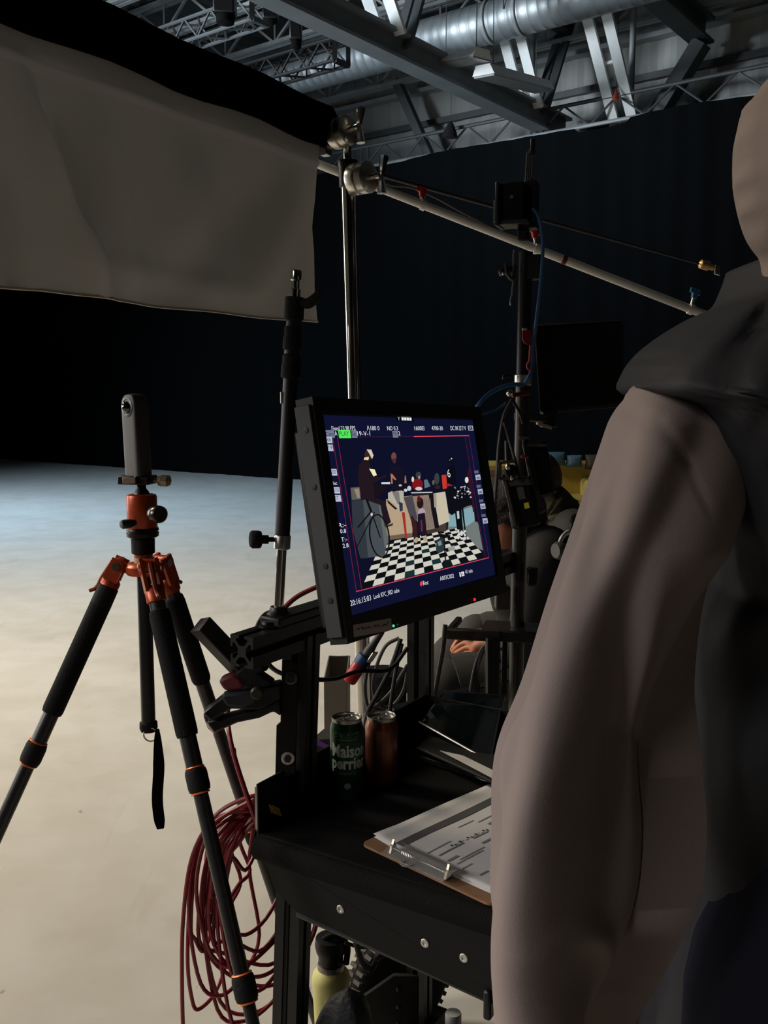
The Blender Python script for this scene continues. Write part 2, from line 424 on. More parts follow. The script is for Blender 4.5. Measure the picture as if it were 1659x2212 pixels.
hoist(((583, 22), (586, 54)), 11.4, .17, 'small black chain hoist between the two trusses')
# two spring-line weights on the wall side
def weight(px, y0, y1, Y, col, label, bw_):
    a, b_ = P(px, y0, Y), P(px - 3, y1, Y); L = (a - b_).length
    t = thing('hanging_bag', label, 'bag', b_)
    MB().lathe(b_, (a - b_), [(.02, 0), (bw_, .02), (bw_ * .8, L * .4), (bw_ * .35, L * .85), (.01, L)], n=14, ell=.6).build('bag', col, t)
    MB().cyl(a, V((a.x, a.y, 7.3)), .006, n=5).build('line', STD, t)
weight(974, 262, 300, 15.6, mat('dark_bag', (20, 20, 22), .9), 'small black bag hanging on a line above the curtain', .13)
weight(1332, 192, 218, 14.0, mat('orange_bag', (170, 70, 44), .7), 'small orange-red float hanging beside the free-standing white struts', .05)
# ================================================================== FLAG, STAND, BOOM
A1 = V((.53, .848, 0)).normalized(); A2_ = V((A1.y, -A1.x, 0))       # cart / flag / monitor line, and its square-on direction
def proj(p):
    d = p - CAM; f = d.y * cp - d.z * sp; return (CX + F_PX * d.x / f, CY - F_PX * (d.y * sp + d.z * cp) / f)
FR = P(705, 300, 2.5)
def fp(px, py, off=0): return onplane(px, py, FR + A2_ * off, A2_)
def ft(p): return (p - FR).dot(A1)
t = thing('cloth_flag', 'long grey cloth flag with a rolled black top, hung from the chrome stand', 'flag', fp(690, 692))
zt, zb = fp(705, 232).z, fp(705, 318).z
L0 = -2.15  # left end lengthened out of view to keep side fill off the hood
m_ = MB(); rings = []
prof = [(-.05, 0), (-.062, .35), (-.055, .75), (-.02, 1.0), (.02, 1.0), (.036, .7), (.034, .3), (.012, 0)]
for i in range(25):
    f = i / 24; tt = L0 + f * (ft(fp(706, 300)) - L0)
    wob = .004 * math.sin(f * 31)
    rings.append([FR + A1 * tt + A2_ * a + Z * (zb - FR.z + (zt - zb) * b_ + wob) for a, b_ in prof])
m_.loft(rings); m_.build('rolled_top', mat('black_duvetyne', (5, 5, 6), .98, spec=.03), t, smooth=50)
# cloth: bottom edge and right edge follow the hang of the fabric
bot = [(-200, 590), (0, 612), (90, 622), (210, 641), (330, 655), (470, 672), (600, 686), (698, 694)]
bt = [(ft(fp(*q)), fp(*q).z) for q in bot]
def interp(tab, x):
    if x <= tab[0][0]:
        (x0, y0), (x1, y1) = tab[0], tab[1]; return y0 + (y1 - y0) * (x - x0) / (x1 - x0)
    for (x0, y0), (x1, y1) in zip(tab, tab[1:]):
        if x <= x1: return y0 + (y1 - y0) * (x - x0) / (x1 - x0)
    return tab[-1][1]
edge = [(0, 691), (.35, 689), (.5, 684), (.62, 689), (.85, 690), (1, 699)]
def fold(px, py):
    d = 0
    for (x0, y0), (x1, y1), w_, h in (((40, 170), (230, 650), 34, .02), ((95, 200), (180, 470), 26, -.018), ((205, 230), (300, 640), 40, .014),
                                  ((420, 330), (470, 640), 60, .012), ((560, 380), (380, 660), 55, -.012), ((640, 380), (560, 640), 40, .012), ((-40, 300), (60, 640), 30, -.014),
                                  ((180, 560), (560, 640), 30, .004)):
        dx, dy = x1 - x0, y1 - y0; LL = math.hypot(dx, dy); a = ((px - x0) * dx + (py - y0) * dy) / LL; c = ((px - x0) * dy - (py - y0) * dx) / LL
        fade = 1 / (1 + math.exp(-(a / LL) * 9 + 1)) / (1 + math.exp((a / LL - 1) * 14))
        d += h * math.exp(-(c / w_) ** 2) * fade
    return d
def cloth(u, v):
    pe = fp(interp(edge, v), 320 + v * 375); te = ft(pe)
    tt = L0 + u * (te - L0); zz = interp(bt, tt); z = zb + .03 + (zz - zb - .03) * v
    p = FR + A1 * tt + Z * (z - FR.z); q = proj(p)
    dd = fold(*q) + .004 * math.sin(tt * 17 + z * 9) + .0035 * math.exp(-((v - .16) / .012) ** 2) - .05 * v * v * .2
    return p + A2_ * dd * 2.6 * min(1, v * 6)
RAG = mat('grey_cloth', (150, 146, 138), .95, spec=.05, bump=.15, bscale=400)
rn = RAG.node_tree; pb_ = rn.nodes['Principled BSDF']; tr_ = rn.nodes.new('ShaderNodeBsdfTranslucent'); tr_.inputs[0].default_value = (*lin((158, 158, 156)), 1)
mx = rn.nodes.new('ShaderNodeMixShader'); mx.inputs[0].default_value = .075
rn.links.new(pb_.outputs[0], mx.inputs[1]); rn.links.new(tr_.outputs[0], mx.inputs[2]); rn.links.new(mx.outputs[0], rn.nodes['Material Output'].inputs[0])
MB().grid(cloth, 150, 60).build('cloth', RAG, t, smooth=180)
m_ = MB()
m_.tube([cloth(i / 60, 1.0) for i in range(61)], .003, n=5, k=1, smooth=False); m_.build('hem', mat('hem_cloth', (175, 168, 156), .9), t)
MB().cyl(fp(706, 290, -.01), fp(752, 296, -.01), .008, n=8).build('frame_pin', CHR, t)
MB().box(fp(703, 326, .03), A1 * .012, A2_ * .012, Z * .012).build('end_clip', CHR, t, bevel=.003)
MB().box(fp(707, 255, -.01), A1 * .004, A2_ * .02, Z * .028).build('end_plate', CHR, t, bevel=.003)

# ---------------------------------------------- chrome grip stand
top, low = P(750, 318, 2.5), P(766, 860, 2.5)
dn = (low - top).normalized(); foot = top + dn * ((.10 - top.z) / dn.z)
t = thing('grip_stand', 'tall chrome grip stand behind the monitor holding the cloth flag', 'light stand', V((foot.x, foot.y, 0)))
at = lambda py: top + dn * (((py - 318) * pxm(2.5)) / -dn.z if dn.z else 0)
MB().cyl(at(270), at(352), .0105, n=16).build('top_riser', CHR, t)
MB().cyl(at(395), at(900), .0185, n=20).build('middle_riser', CHR, t)
MB().cyl(at(895), foot, .021, n=20).build('base_column', CHR, t)
MB().lathe(at(400), -dn, [(.019, 0), (.024, .004), (.024, .05), (.026, .054), (.026, .066), (.013, .07)], n=18).build('riser_collar', BLKM, t)
MB().cyl(at(868), at(905), .026, n=18).build('riser_collar', BLKM, t)
for k, a in enumerate((30, 150, 270)):
    d = V((math.cos(math.radians(a)), math.sin(math.radians(a)), 0)); b0 = foot + Z * (.12 + .06 * k)
    MB().tube([b0, b0 + d * .12 + Z * .02, b0 + d * .18 - Z * .05, V((foot.x, foot.y, .015)) + d * .28], .0125, n=10, k=6).build('leg', STEEL, t)
def griphead(name, c, axis, parent, s=1.0):
    r = MB().lathe(c - axis * .03 * s, axis, [(.004, 0), (.036 * s, .002), (.039 * s, .008), (.039 * s, .026 * s), (.03 * s, .029 * s), (.03 * s, .032 * s), (.039 * s, .035 * s), (.039 * s, .054 * s), (.034 * s, .058 * s), (.004, .06 * s)], n=24).build(name, STEEL, parent)
    ORG.setdefault(r.name, ORG[parent.name])
    e = c + axis * .03 * s
    MB().cyl(e, e + axis * .03 * s, .008 * s, n=10).build('screw', CHR, r)
    a, b_ = frame(axis); h = e + axis * .034 * s
    MB().tube([h - b_ * .045 * s, h, h + b_ * .045 * s + a * .01], lambda f: (.006 + .006 * abs(2 * f - 1)) * s, n=8).build('wing_handle', CHR, r)
    return r
ax = V((.35, -.93, -.1)).normalized()
griphead('grip_head', at(295) - V((.012, .03, 0)), V((.75, -.65, .1)).normalized(), t, .95)
griphead('grip_head', at(386) + V((.034, -.03, 0)), V((.8, -.6, 0)).normalized(), t, 1.0)
# ---------------------------------------------- white boom tube
WT = mat('white_tube', (242, 240, 234), .4, var=.06, vscale=10)
bm0, bm1 = P(640, 336, 2.53), P(1536, 685, 2.62)
t = thing('boom_tube', 'long white tube running down to the right from the grip stand head', 'tube', bm1)
MB().cyl(bm0, bm1, .0112, n=16).build('tube', WT, t)
bd = (bm1 - bm0).normalized()
MB().lathe(bm1 - bd * .004, bd, [(.0112, 0), (.0135, .002), (.0135, .008), (.006, .010)], n=16).build('end_cap', STEEL, t)
on = lambda px: bm0.lerp(bm1, (px - 640) / (1536 - 640))
REDP = mat('red_plastic', (176, 26, 36), .4); BLUP = mat('blue_plastic', (24, 92, 138), .4)
for px, m, lab in ((904, REDP, 'red'), (1147, REDP, 'red'), (1490, BLUP, 'blue')):
    c = on(px); dn_ = {904: (912, 416), 1147: (1155, 504), 1490: (1501, 634)}[px]
    k = P(*dn_, c.y); r = MB().cyl(c - bd * .006, c + bd * .006, .0145, n=14).build('clamp_band', WT, t)
    MB().cyl(c, k, .005, n=8).build('clamp_stem', STEEL, r)
    dd = (k - c).normalized(); m_ = MB()
    m_.cyl(k - dd * .012, k + dd * .012, .008, .011, n=10); m_.box(k + dd * .006, bd * .014, V((0, .006, 0)), dd * .006)
    m_.build('clamp_knob', m, r)['label'] = lab + ' clamp knob'
MB().cyl(on(1203), on(1212), .0122, n=14).build('tape_band', mat('red_tape', (110, 22, 22), .6), t)
m_ = MB(); m_.tube([on(790) + Z * .02, on(835) + Z * .018, on(880) + Z * .032, on(935) + Z * .03, on(985) + Z * .02, on(1050) + Z * .014, on(1120) + Z * .012], .0028, n=6)
o = m_.build('thin_cable', mat('grey_cable', (120, 114, 104), .6)); tag(o, 'thin pale cable drooping along the top of the white tube', 'cable')
r0, r1 = P(800, 372, 2.56), P(1512, 570, 2.75)
t = thing('boom_rod', 'thin dark rod above the white tube with a brass tip', 'rod', r1)
MB().cyl(r0, r1, .0058, .0035, n=10).build('rod', mat('dark_steel_rod', (58, 56, 54), .45, .4), t)
e = (r1 - r0).normalized(); MB().lathe(r1 - e * .004, e, [(.004, 0), (.0125, .006), (.0135, .03), (.009, .034), (.009, .046), (.005, .05)], n=12).build('brass_tip', mat('brass', (196, 160, 104), .35, .6), t)
MB().box(P(1549, 584, 2.77), V((.007, 0, -.002)), V((0, .006, 0)), Z * .012).build('end_pin', STEEL, t)
a_, b_ = P(1566, 700, 2.7), P(1611, 600, 2.7)
t = thing('short_rod', 'short pale rod with a round tip rising behind the shoulder of the hooded person', 'rod', a_)
MB().cyl(a_, b_, .0042, n=8).build('rod', mat('pale_rod', (150, 138, 124), .4, .4), t); MB().sphere(b_ + V((.004, 0, .004)), .013, 12, 8).build('tip', BLKM, t)

# ================================================================== TRIPOD WITH PANORAMIC CAMERA
TY = 1.6; TX = P(311, 1240, TY).x
tz = lambda py: P(311, py, TY).z
tp = lambda px, py, dy=0: P(px, py, TY + dy)
M = pxm(TY)
hubz = tz(1229)
t = thing('camera_tripod', 'black and orange tripod on the pale studio floor at the left', 'tripod', V((TX, TY, 0)))
c = lambda py: V((TX, TY, tz(py)))
def lz(name, prof, m, parent=t, n=28, **k):      # prof: (radius px, y px)
    p = sorted(prof, key=lambda q: -q[1]); b0 = c(p[0][1]); return MB().lathe(b0, Z, [(r * M, tz(y) - b0.z) for r, y in p], n=n).build(name, m, parent, **k)
MB().cyl(c(1570), c(1238), 15.5 * M, n=24).build('centre_column', CARB, t)
lz('column_hook', [(15, 1556), (19.5, 1560), (20, 1572), (17, 1579), (6, 1580)], RUB)
MB().tube([c(1577) + V((.006 + .012 * math.cos(a), -.012, .012 * math.sin(a) - .004)) for a in [i * PI / 6 for i in range(12)]], .0014, n=6, closed=True, k=2).build('hook_ring', CHR, t)
# hub
lz('hub', [(24, 1242), (36, 1240), (40, 1234), (40, 1222), (34, 1216), (22, 1214)], ORA)
lz('tape_wrap', [(20.6, 1218), (20.6, 1203)], mat('masking_tape', (168, 160, 130), .8))
lz('column_neck', [(20, 1217), (20, 1196), (22, 1195), (22, 1190)], ORA)
lz('column_lock', [(22, 1196), (25, 1194), (25.5, 1164), (22, 1160)], RUB)
lz('head_base', [(27, 1162), (34, 1158), (35, 1150), (33, 1149), (33, 1147), (35, 1145), (34, 1140), (28, 1138)], BLKM)
bh = lz('ball_head', [(30, 1142), (32.5, 1139), (32.5, 1074), (31, 1069), (25, 1067), (12, 1067)], ORA)
lz('ball', [(17, 1068), (16, 1062), (11, 1056), (10, 1052), (10.5, 1044), (13, 1042)], BLKM, bh)
k0 = tp(328, 1108, -.03); kd = V((.62, -.78, 0)).normalized()
MB().lathe(k0 - kd * .012, kd, [(.006, 0), (.007, .014), (.0125, .018), (.0145, .026), (.0145, .042), (.012, .045), (.002, .0455)], n=20).build('friction_knob', mat('dark_chrome', (70, 66, 62), .25, .9), bh)
k0 = tp(284, 1130, -.026); kd = V((-.72, -.69, -.05)).normalized()
MB().lathe(k0 - kd * .01, kd, [(.005, 0), (.006, .008), (.0075, .012), (.008, .026), (.006, .029), (.001, .0295)], n=16).build('pan_knob', mat('green_black_knob', (18, 30, 24), .4), bh)
cl = MB().box(c(1036) + V((-.006, 0, 0)), V((.027, -.005, 0)), V((.004, .018, 0)), Z * .0075).build('plate_clamp', BLKM, t, bevel=.002)
MB().box(tp(279, 1038, -.021), V((.0115, -.002, 0)), V((0, .002, 0)), Z * .005).build('spirit_level', mat('level_vial', (128, 112, 98), .3), cl, bevel=.001)
k0 = tp(332, 1037, -.008); kd = V((.97, -.25, -.03)).normalized()
MB().lathe(k0, kd, [(.004, 0), (.0045, .008), (.009, .010), (.0105, .016), (.0105, .027), (.008, .029), (.001, .0295)], n=6).build('clamp_knob', mat('champagne_metal', (150, 134, 108), .3, .8), cl, smooth=0)
# wrist strap hanging from the hook
s_pts = [c(1572) + V((.018, -.012, .002)), tp(341, 1605, -.012), tp(343, 1660, -.012), tp(340, 1730, -.012), tp(347, 1790, -.012)]
m_ = MB(); ps = catmull(s_pts, 8); rings = []
for i, p in enumerate(ps):
    f = i / (len(ps) - 1); w_ = (.003 + .0065 * min(1, f * 2.2)) * (1 - .35 * max(0, (f - .93) / .07)); tw = V((math.cos(f * .5), math.sin(f * .5) * .7, 0))
    rings.append([p - tw * w_ - V((0, .0015, 0)), p + tw * w_ - V((0, .0015, 0)), p + tw * w_ + V((0, .0015, 0)), p - tw * w_ + V((0, .0015, 0))])
m_.loft(rings); m_.build('wrist_strap', BLKF, t, smooth=60)
# legs
def legbuild(hinge, fy, slope, secs, side):
    H = V(hinge); hx, hy = proj(H); foot = FZ(hx + slope * (fy - hy), fy, 0.0)
    d = (foot - H).normalized(); L = (foot - H).length
    def at(py):
        lo, hi = 0.0, L
        for _ in range(40):
            mm = (lo + hi) / 2
            if proj(H + d * mm)[1] < py: lo = mm
            else: hi = mm
        return lo
    lg = None
    hv = V((H.x - TX, H.y - TY, 0)).normalized(); sv = V((-hv.y, hv.x, 0))
    m_ = MB().use(CARB)
    y0, yg0, yg1, yc1, yc2 = secs
    T = [at(y) if y < 9000 else y - 9000 for y in secs]
    m_.cyl(H + d * (T[0] - .01), H + d * T[3], .0135, n=18)
    m_.cyl(H + d * T[3], H + d * T[4], .0118, n=18); m_.cyl(H + d * T[4], H + d * (L - .03), .0098, n=18)
    lg = m_.build('leg', CARB, t)
    cast = MB()
    for o in (-.0125, .0125): cast.bar(H + sv * o - d * .012, H + sv * o + d * (T[0] * .7), .006, .024, hv)
    cast.lathe(H + d * (T[0] * .55), d, [(.010, 0), (.0165, .008), (.0165, T[0] * .45), (.0135, T[0] * .47)], n=20)
    cast.cyl(H - sv * .016, H + sv * .016, .0125, n=18)
    cast.bar(V((TX, TY, H.z - .006)) + hv * .02, H - Z * .003, .02, .014, Z)
    lo = cast.build('leg_hinge', ORA, lg)
    MB().cyl(H - sv * .0185, H + sv * .0185, .0068, n=16).build('hinge_bolt', CHR, lo)
    MB().tube([H + hv * .006 + d * .006 + Z * .012, H + hv * .018 + d * .022, H + hv * .02 + d * .04, H + hv * .03 + d * .047], lambda f: .0055 - .002 * f, n=8).build('angle_latch', mat('dark_orange', (120, 44, 22), .4, .3), lo)
    if side: MB().lathe(H + d * T[0], d, [(.0137, 0), (.0175, .002), (.018, .035), (.0145, .037)], n=20).build('twist_lock', RUB, lg)
    gb = MB().lathe(H + d * T[1], d, [(.0137, -.002), (.0165, 0), (.0178, .01), (.0178, T[2] - T[1] - .006), (.0165, T[2] - T[1]), (.0137, T[2] - T[1])], n=20).build('foam_grip', GRIP, lg)
    for tt in (T[3], T[4]):
        q = MB().lathe(H + d * tt, d, [(.0137, -.002), (.0165, 0), (.0178, .006), (.0178, .028), (.0165, .034), (.012, .036)], n=20).build('twist_lock', RUB, lg)
        for z in (-.003, .037): MB().lathe(H + d * (tt + z), d, [(.0145, -.0015), (.016, 0), (.0145, .0015)], n=20).build('orange_ring', ORB, q)
    MB().lathe(foot - d * .035, d, [(.0098, 0), (.014, .004), (.014, .022), (.007, .034)], n=16).build('rubber_foot', RUB, lg)
hz = hubz + .003
legbuild((tp(256, 1221)), 2912, -.453, (1266, 1296, 1540, 1606, 2300), True)
legbuild((tp(322, 1224, -.045)), 3300, .2275, (1300, 1320, 1590, 1662, 2108), False)
legbuild((tp(350, 1214, .04)), 2285, .335, (1275, 1290, 1470, 1536, 1790), False)
# panoramic camera
FN = V((-.70, -.714, 0)); FS = V((FN.y, -FN.x, 0)) * -1
t = thing('panoramic_camera', 'slim grey two-lens panoramic camera standing on the orange tripod head', 'camera', c(1027))
cc = c(1027) + V((-.004, 0, 0)); h = tz(850) - cc.z
def rr(w_, d_, z, k=10):
    out = []
    for i in range(4 * k):
        a = 2 * PI * i / (4 * k); x = math.copysign(abs(math.cos(a)) ** .32, math.cos(a)); y = math.copysign(abs(math.sin(a)) ** .32, math.sin(a))
        out.append(cc + FS * x * w_ + FN * y * d_ + Z * z - V((.0000, 0, 0)) + V((-.035 * (z / h) * .1, 0, 0)))
    return out
prof = [(.0, 1, .9), (.002, 1.0, 1.0), (.5, 1.0, 1.0), (.84, 1.0, 1), (.9, .95, .98), (.945, .82, .92), (.975, .62, .82), (.993, .36, .6), (1.0, .06, .2)]
MB().loft([rr(.0225 * a, .0148 * b_, z * h) for z, a, b_ in prof]).build('body', mat('grey_satin_plastic', (62, 61, 60), .5, spec=.35), t, smooth=60)
lc = cc + FN * .0146 + Z * h * .835 + V((-.003, 0, 0))
l = MB().lathe(lc, FN, [(.016, 0), (.0165, .0006), (.0135, .0012), (.012, .0002), (.011, .0005)], n=28).build('lens_ring', mat('dark_ring', (42, 42, 43), .4), t)
MB().lathe(lc, FN, [(.0105, 0), (.0095, .004), (.007, .007), (.0035, .0088), (.0001, .0094)], n=24).build('lens', mat('lens_glass', (6, 6, 7), .04, spec=.9, coat=1), t)
MB().lathe(cc + FN * .0147 + Z * h * .30, FN, [(.0115, 0), (.0118, .0006), (.0108, .0004), (.0001, .0004)], n=26).build('shutter_button', mat('grey_button', (84, 83, 82), .45), t)
MB().cyl(cc + FN * .0146 + Z * h * .12, cc + FN * .0153 + Z * h * .12, .0012, n=8).build('indicator', BLK, t)
MB().box(cc - Z * .004, FS * .016, FN * .015, Z * .0045).build('mount_plate', BLKM, t, bevel=.001)
# ================================================================== VIDEO CART
def fit_text(mb, body, p0, p1, up):       # text stretched between two baseline points, cap height = |up|
    p0, p1, up = V(p0), V(p1), V(up); tmp = MB(); tmp.text(body, lambda x, y: V((x, y, 0)))
    if not tmp.v: return
    x0 = min(q.x for q in tmp.v); x1 = max(q.x for q in tmp.v); ch = .69
    mb.add([p0 + (p1 - p0) * ((q.x - x0) / (x1 - x0)) + up * (q.y / ch) for q in tmp.v], tmp.f)
def tslot(mb, p0, p1, w_, h_, up):
    p0, p1 = V(p0), V(p1); a, b_ = frame(p1 - p0, up)
    h1 = []
    q = [(-1, -1), (-.25, -1), (-.25, -.82), (-.5, -.82), (-.5, -.66), (-.2, -.36), (.2, -.36), (.5, -.66), (.5, -.82), (.25, -.82), (.25, -1), (1, -1)]
    for k in range(4):
        cs, sn = math.cos(k * PI / 2), math.sin(k * PI / 2)
        h1 += [(x * cs - y * sn, x * sn + y * cs) for x, y in q[:-1]]
    mb.loft([[c + a * x * w_ / 2 + b_ * y * h_ / 2 for x, y in h1] for c in (p0, p1)])
    return mb
ZT = .80
A = FZ(557, 1800, ZT)
def K(t1, t2, z): return V((A.x, A.y, 0)) + A1 * t1 + A2_ * t2 + Z * z
zr = P(557, 1694, A.y).z
TW, TL_ = .56, .55
POWD = mat('black_powder_coat', (17, 16, 15), .6, spec=.2, var=.1, vscale=20, bump=.05, bscale=600)
MATF = mat('black_tray_mat', (12, 12, 12), .9, spec=.15, bump=.25, bscale=350)
cart = thing('equipment_cart', 'black metal video cart with a tray, carrying the monitor and the cans', 'cart', K(.3, .25, 0))
m_ = MB(); m_.box(K(TL_ / 2, TW / 2, ZT - .006), A1 * TL_ / 2, A2_ * TW / 2, Z * .006)
m_.build('tray_floor', MATF, cart, bevel=.002)
m_ = MB()
m_.box(K(TL_ / 2, 0, (zr + ZT - .012) / 2), A1 * TL_ / 2, A2_ * .002, Z * (zr - ZT + .012) / 2); m_.build('tray_side', POWD, cart, bevel=.001)
MB().box(K(TL_ / 2, TW, (zr + ZT - .012) / 2), A1 * TL_ / 2, A2_ * .002, Z * (zr - ZT + .012) / 2).build('tray_side', POWD, cart, bevel=.001)
MB().box(K(TL_, TW / 2, (zr + ZT - .012) / 2), A1 * .002, A2_ * TW / 2, Z * (zr - ZT + .012) / 2).build('tray_back', POWD, cart, bevel=.001)
# padded front lip and apron
rings = []
for i in range(17):
    f = i / 16
    rings.append([K(-.002 + .016 * math.cos(a), f * TW, ZT - .022 + .02 * math.sin(a)) for a in [2 * PI * k / 12 for k in range(12)]])
MB().loft(rings).build('front_lip', MATF, cart)
kp = lambda px, py: onplane(px, py, K(-.004, 0, 0), A1)
tl = kp(572, 1822); q = [K(-.004, .004, ZT - .02), K(-.004, .005, kp(566, 1830).z), kp(600, 1925), kp(645, 1969), kp(1064, 2165)]
e_ = kp(1064, 2165); te = (e_ - K(0, 0, 0)).dot(A2_)
q += [K(-.004, TW - .02, e_.z - .01), K(-.004, TW, ZT - .02)]
ap = MB().prism(q, A1 * -.003).build('front_apron', POWD, cart, smooth=0)
MB().tube([kp(640, 1975) + A1 * .004, kp(850, 2068) + A1 * .004, kp(1058, 2163) + A1 * .004], .006, n=8).build('apron_hem', BLKM, cart)
MB().box(kp(1057, 2166) - A1 * .002, A2_ * .006, A1 * .008, Z * .022).build('apron_foot', BLKM, cart, bevel=.004)
for px, py in ((738, 1962), (920, 2035), (1004, 2067)):
    c_ = kp(px, py) - A1 * .003
    MB().lathe(c_, -A1, [(.0068, 0), (.0068, .001), (.006, .0018), (.003, .0018), (.0028, .0004), (.0001, .0004)], n=16).build('screw', mat('bright_screw', (205, 203, 198), .3, .8), ap)
# yellow label on the inner tray side: three rows of print
m_ = MB()
for r_ in range(4):
    for k in range(5):
        p0 = onplane(583 + k * 4.6 + r_ * 1.5, 1740 + r_ * 4.6 + k * 1.9, K(0, .0045, 0), A2_)
        m_.box(p0, A1 * .0022, A2_ * .0004, Z * .0012)
m_.build('yellow_print', mat('faded_yellow', (236, 214, 110), .7), cart, smooth=0)
MB().box(kp(557, 1745) - A1 * .002 - A2_ * .001, A1 * .0012, A2_ * .0022, Z * .035).build('corner_edge', mat('worn_edge', (150, 148, 140), .5, .5), cart)
# posts and crossbar
def post(px0, py0, px1, py1, Y, w_, h_, z0, name):
    a_, b_ = P(px0, py0, Y), P(px1, py1, Y); d = (b_ - a_); end = a_ + d * ((z0 - a_.z) / d.z)
    m_ = MB(); tslot(m_, a_, end, w_, h_, A2_); return m_.build(name, BLKM, cart, smooth=0), a_, end
Yp = K(.09, -.03, 0).y
pr, pa, pe = post(652, 1366, 630, 2100, Yp, .036, .052, .1, 'upright_post')
post(909, 1330, 906, 2100, K(.55, -.03, 0).y, .036, .045, .1, 'upright_post')
pl_ = [P(609, 1425, Yp - .036), P(645, 1432, Yp - .036), P(638, 1672, Yp - .036), P(594, 1690, Yp - .036), P(597, 1568, Yp - .036), P(606, 1560, Yp - .036)]
pp = MB().prism(pl_, V((0, .006, 0))).build('bolt_plate', POWD, cart, bevel=.0015)
for px, py, col in ((628, 1464, 'dull'), (622, 1638, 'bright')):
    c_ = P(px, py, Yp - .037)
    MB().lathe(c_, V((0, -1, 0)), [(.0112, 0), (.0112, .0015), (.0088, .0025), (.0078, .0025), (.0076, .0008), (.005, .0008), (.0045, .003), (.0001, .003)], n=22).build('bolt', mat('bolt_' + col, (70, 70, 68) if col == 'dull' else (196, 192, 182), .35, .8), pp)
    MB().cyl(c_ + V((0, -.0012, 0)), c_ + V((0, -.0035, 0)), .0062, n=6).build('bolt_recess', BLK, pp)
zc = P(525, 1390, 1.48).z
def XB(t_, z=0, o=0):
    b_ = V((pa.x, pa.y, 0)); return b_ + A1 * t_ + A2_ * o + Z * (zc + z)
tx = -.154
m_ = MB(); tslot(m_, XB(tx), XB(.85), .045, .05, Z); m_.build('crossbar', BLKM, cart, smooth=0)
m_ = MB(); m_.box(XB(.02, .034, .004), A1 * .11, A2_ * .02, Z * .008); m_.build('mount_plate', BLKM, cart, bevel=.003)
MB().box(XB(.16, .047, .006), A1 * .10, A2_ * .016, Z * .02).build('top_rail', BLKM, cart, bevel=.003)
for k in (-.088, -.045): MB().lathe(XB(k, .026), Z, [(.016, 0), (.016, .003), (.011, .005), (.010, .009), (.0001, .01)], n=18).build('button_bolt', BLKM, cart)
# lower frame: legs, rail, wheel plate
for (a_, b_, lab) in ((K(.5, .28, .1), K(.5, .28, ZT - .02), 'rear_leg'), (K(.06, TW - .03, .1), K(.06, TW - .03, ZT - .02), 'front_leg'), (K(.58, TW - .04, .1), K(.58, TW - .04, ZT - .02), 'rear_leg')):
    m_ = MB(); tslot(m_, a_, b_, .045, .045, A2_); m_.build(lab, BLKM, cart, smooth=0)
MB().bar(K(.04, 0, .12), K(.62, 0, .12), .045, .045, Z).build('base_rail', BLKM, cart, bevel=.002)
MB().bar(K(.04, TW - .03, .12), K(.62, TW - .03, .12), .045, .045, Z).build('base_rail', BLKM, cart, bevel=.002)
MB().box(K(.28, TW / 2, .095), A1 * .24, A2_ * TW / 2, Z * .008).build('lower_deck', POWD, cart, bevel=.002)
wp = [P(767, 2166, 1.93), P(850, 2108, 1.93), P(905, 2110, 1.93), P(905, 2290, 1.93), P(770, 2290, 1.93)]
MB().prism(wp, V((0, .012, 0))).build('wheel_plate', POWD, cart, bevel=.002)
for py in (2137, 2175, 2212): MB().lathe(P(860, py, 1.93), V((0, -1, 0)), [(.005, 0), (.005, .0015), (.003, .003), (.0001, .003)], n=12).build('plate_bolt', mat('bolt_dull', (70, 70, 68)), cart)
# pneumatic wheel with tread
WC = P(862, 2203, 2.08); R = .142; WC.z = R + .004; wa = V((.6, -.8, 0))
prof = []
for i in range(13):
    a = PI * i / 12; prof.append((R - .036 + .036 * math.sin(a), -.036 * math.cos(a)))
wh = MB().lathe(WC, wa, prof, n=40).build('wheel', RUB, cart)
m_ = MB(); a, b_ = frame(wa)
for i in range(46):
    th = 2 * PI * i / 46; d = a * math.cos(th) + b_ * math.sin(th); tg = wa.cross(d)
    for o in (-1, 1): m_.box(WC + d * (R - .004) + wa * o * .014 + tg * (.004 * o), d * .005, wa * .011, tg * .0045)
m_.build('tread', mat('tyre_tread', (84, 80, 76), .9), wh, smooth=0)
MB().lathe(WC - wa * .02, wa, [(.001, 0), (.085, 0), (.092, .006), (.092, .034), (.085, .04), (.001, .04)], n=28).build('rim', BLKM, wh)
for (wx, wy) in ((.06, .5), (.58, .06), (.58, .5), (.06, .03)):
    c_ = K(wx, wy, .05); MB().lathe(c_ - A1 * .014, A1, [(.001, 0), (.04, 0), (.048, .004), (.048, .024), (.04, .028), (.001, .028)], n=24).build('caster', RUB, cart)

# ------------------------------------------------------------------ telescopic pole on the crossbar
YB = XB(-.06).y; ax_ = lambda py: 640 - 39 * (py - 585) / 745
pb, pt = P(ax_(1326), 1326, YB), P(ax_(585), 585, YB); pd = (pt - pb).normalized(); MP = pxm(YB)
t = thing('telescopic_pole', 'black telescopic pole with a silver spigot on top, clamped to the cart crossbar', 'pole', pb)
def sect(name, prof, m, parent=t, n=24):
    p = sorted(prof, key=lambda q: -q[1]); y0 = p[0][1]; b_ = pb + pd * ((1326 - y0) * MP)
    return MB().lathe(b_, pd, [(r * MP, (y0 - y) * MP) for r, y in p], n=n).build(name, m, parent)
sect('silver_tube', [(11, 1328), (11, 1170)], CHR)
sect('base_flange', [(26, 1330), (26, 1325), (20, 1318), (18, 1310), (12, 1308)], BLKM)
co = sect('clamp_collar', [(16, 1181), (18.5, 1179), (18.5, 1152), (17, 1150)], STEEL)
kc = pb + pd * ((1326 - 1160) * MP); kd = V((-.94, -.33, .05)).normalized()
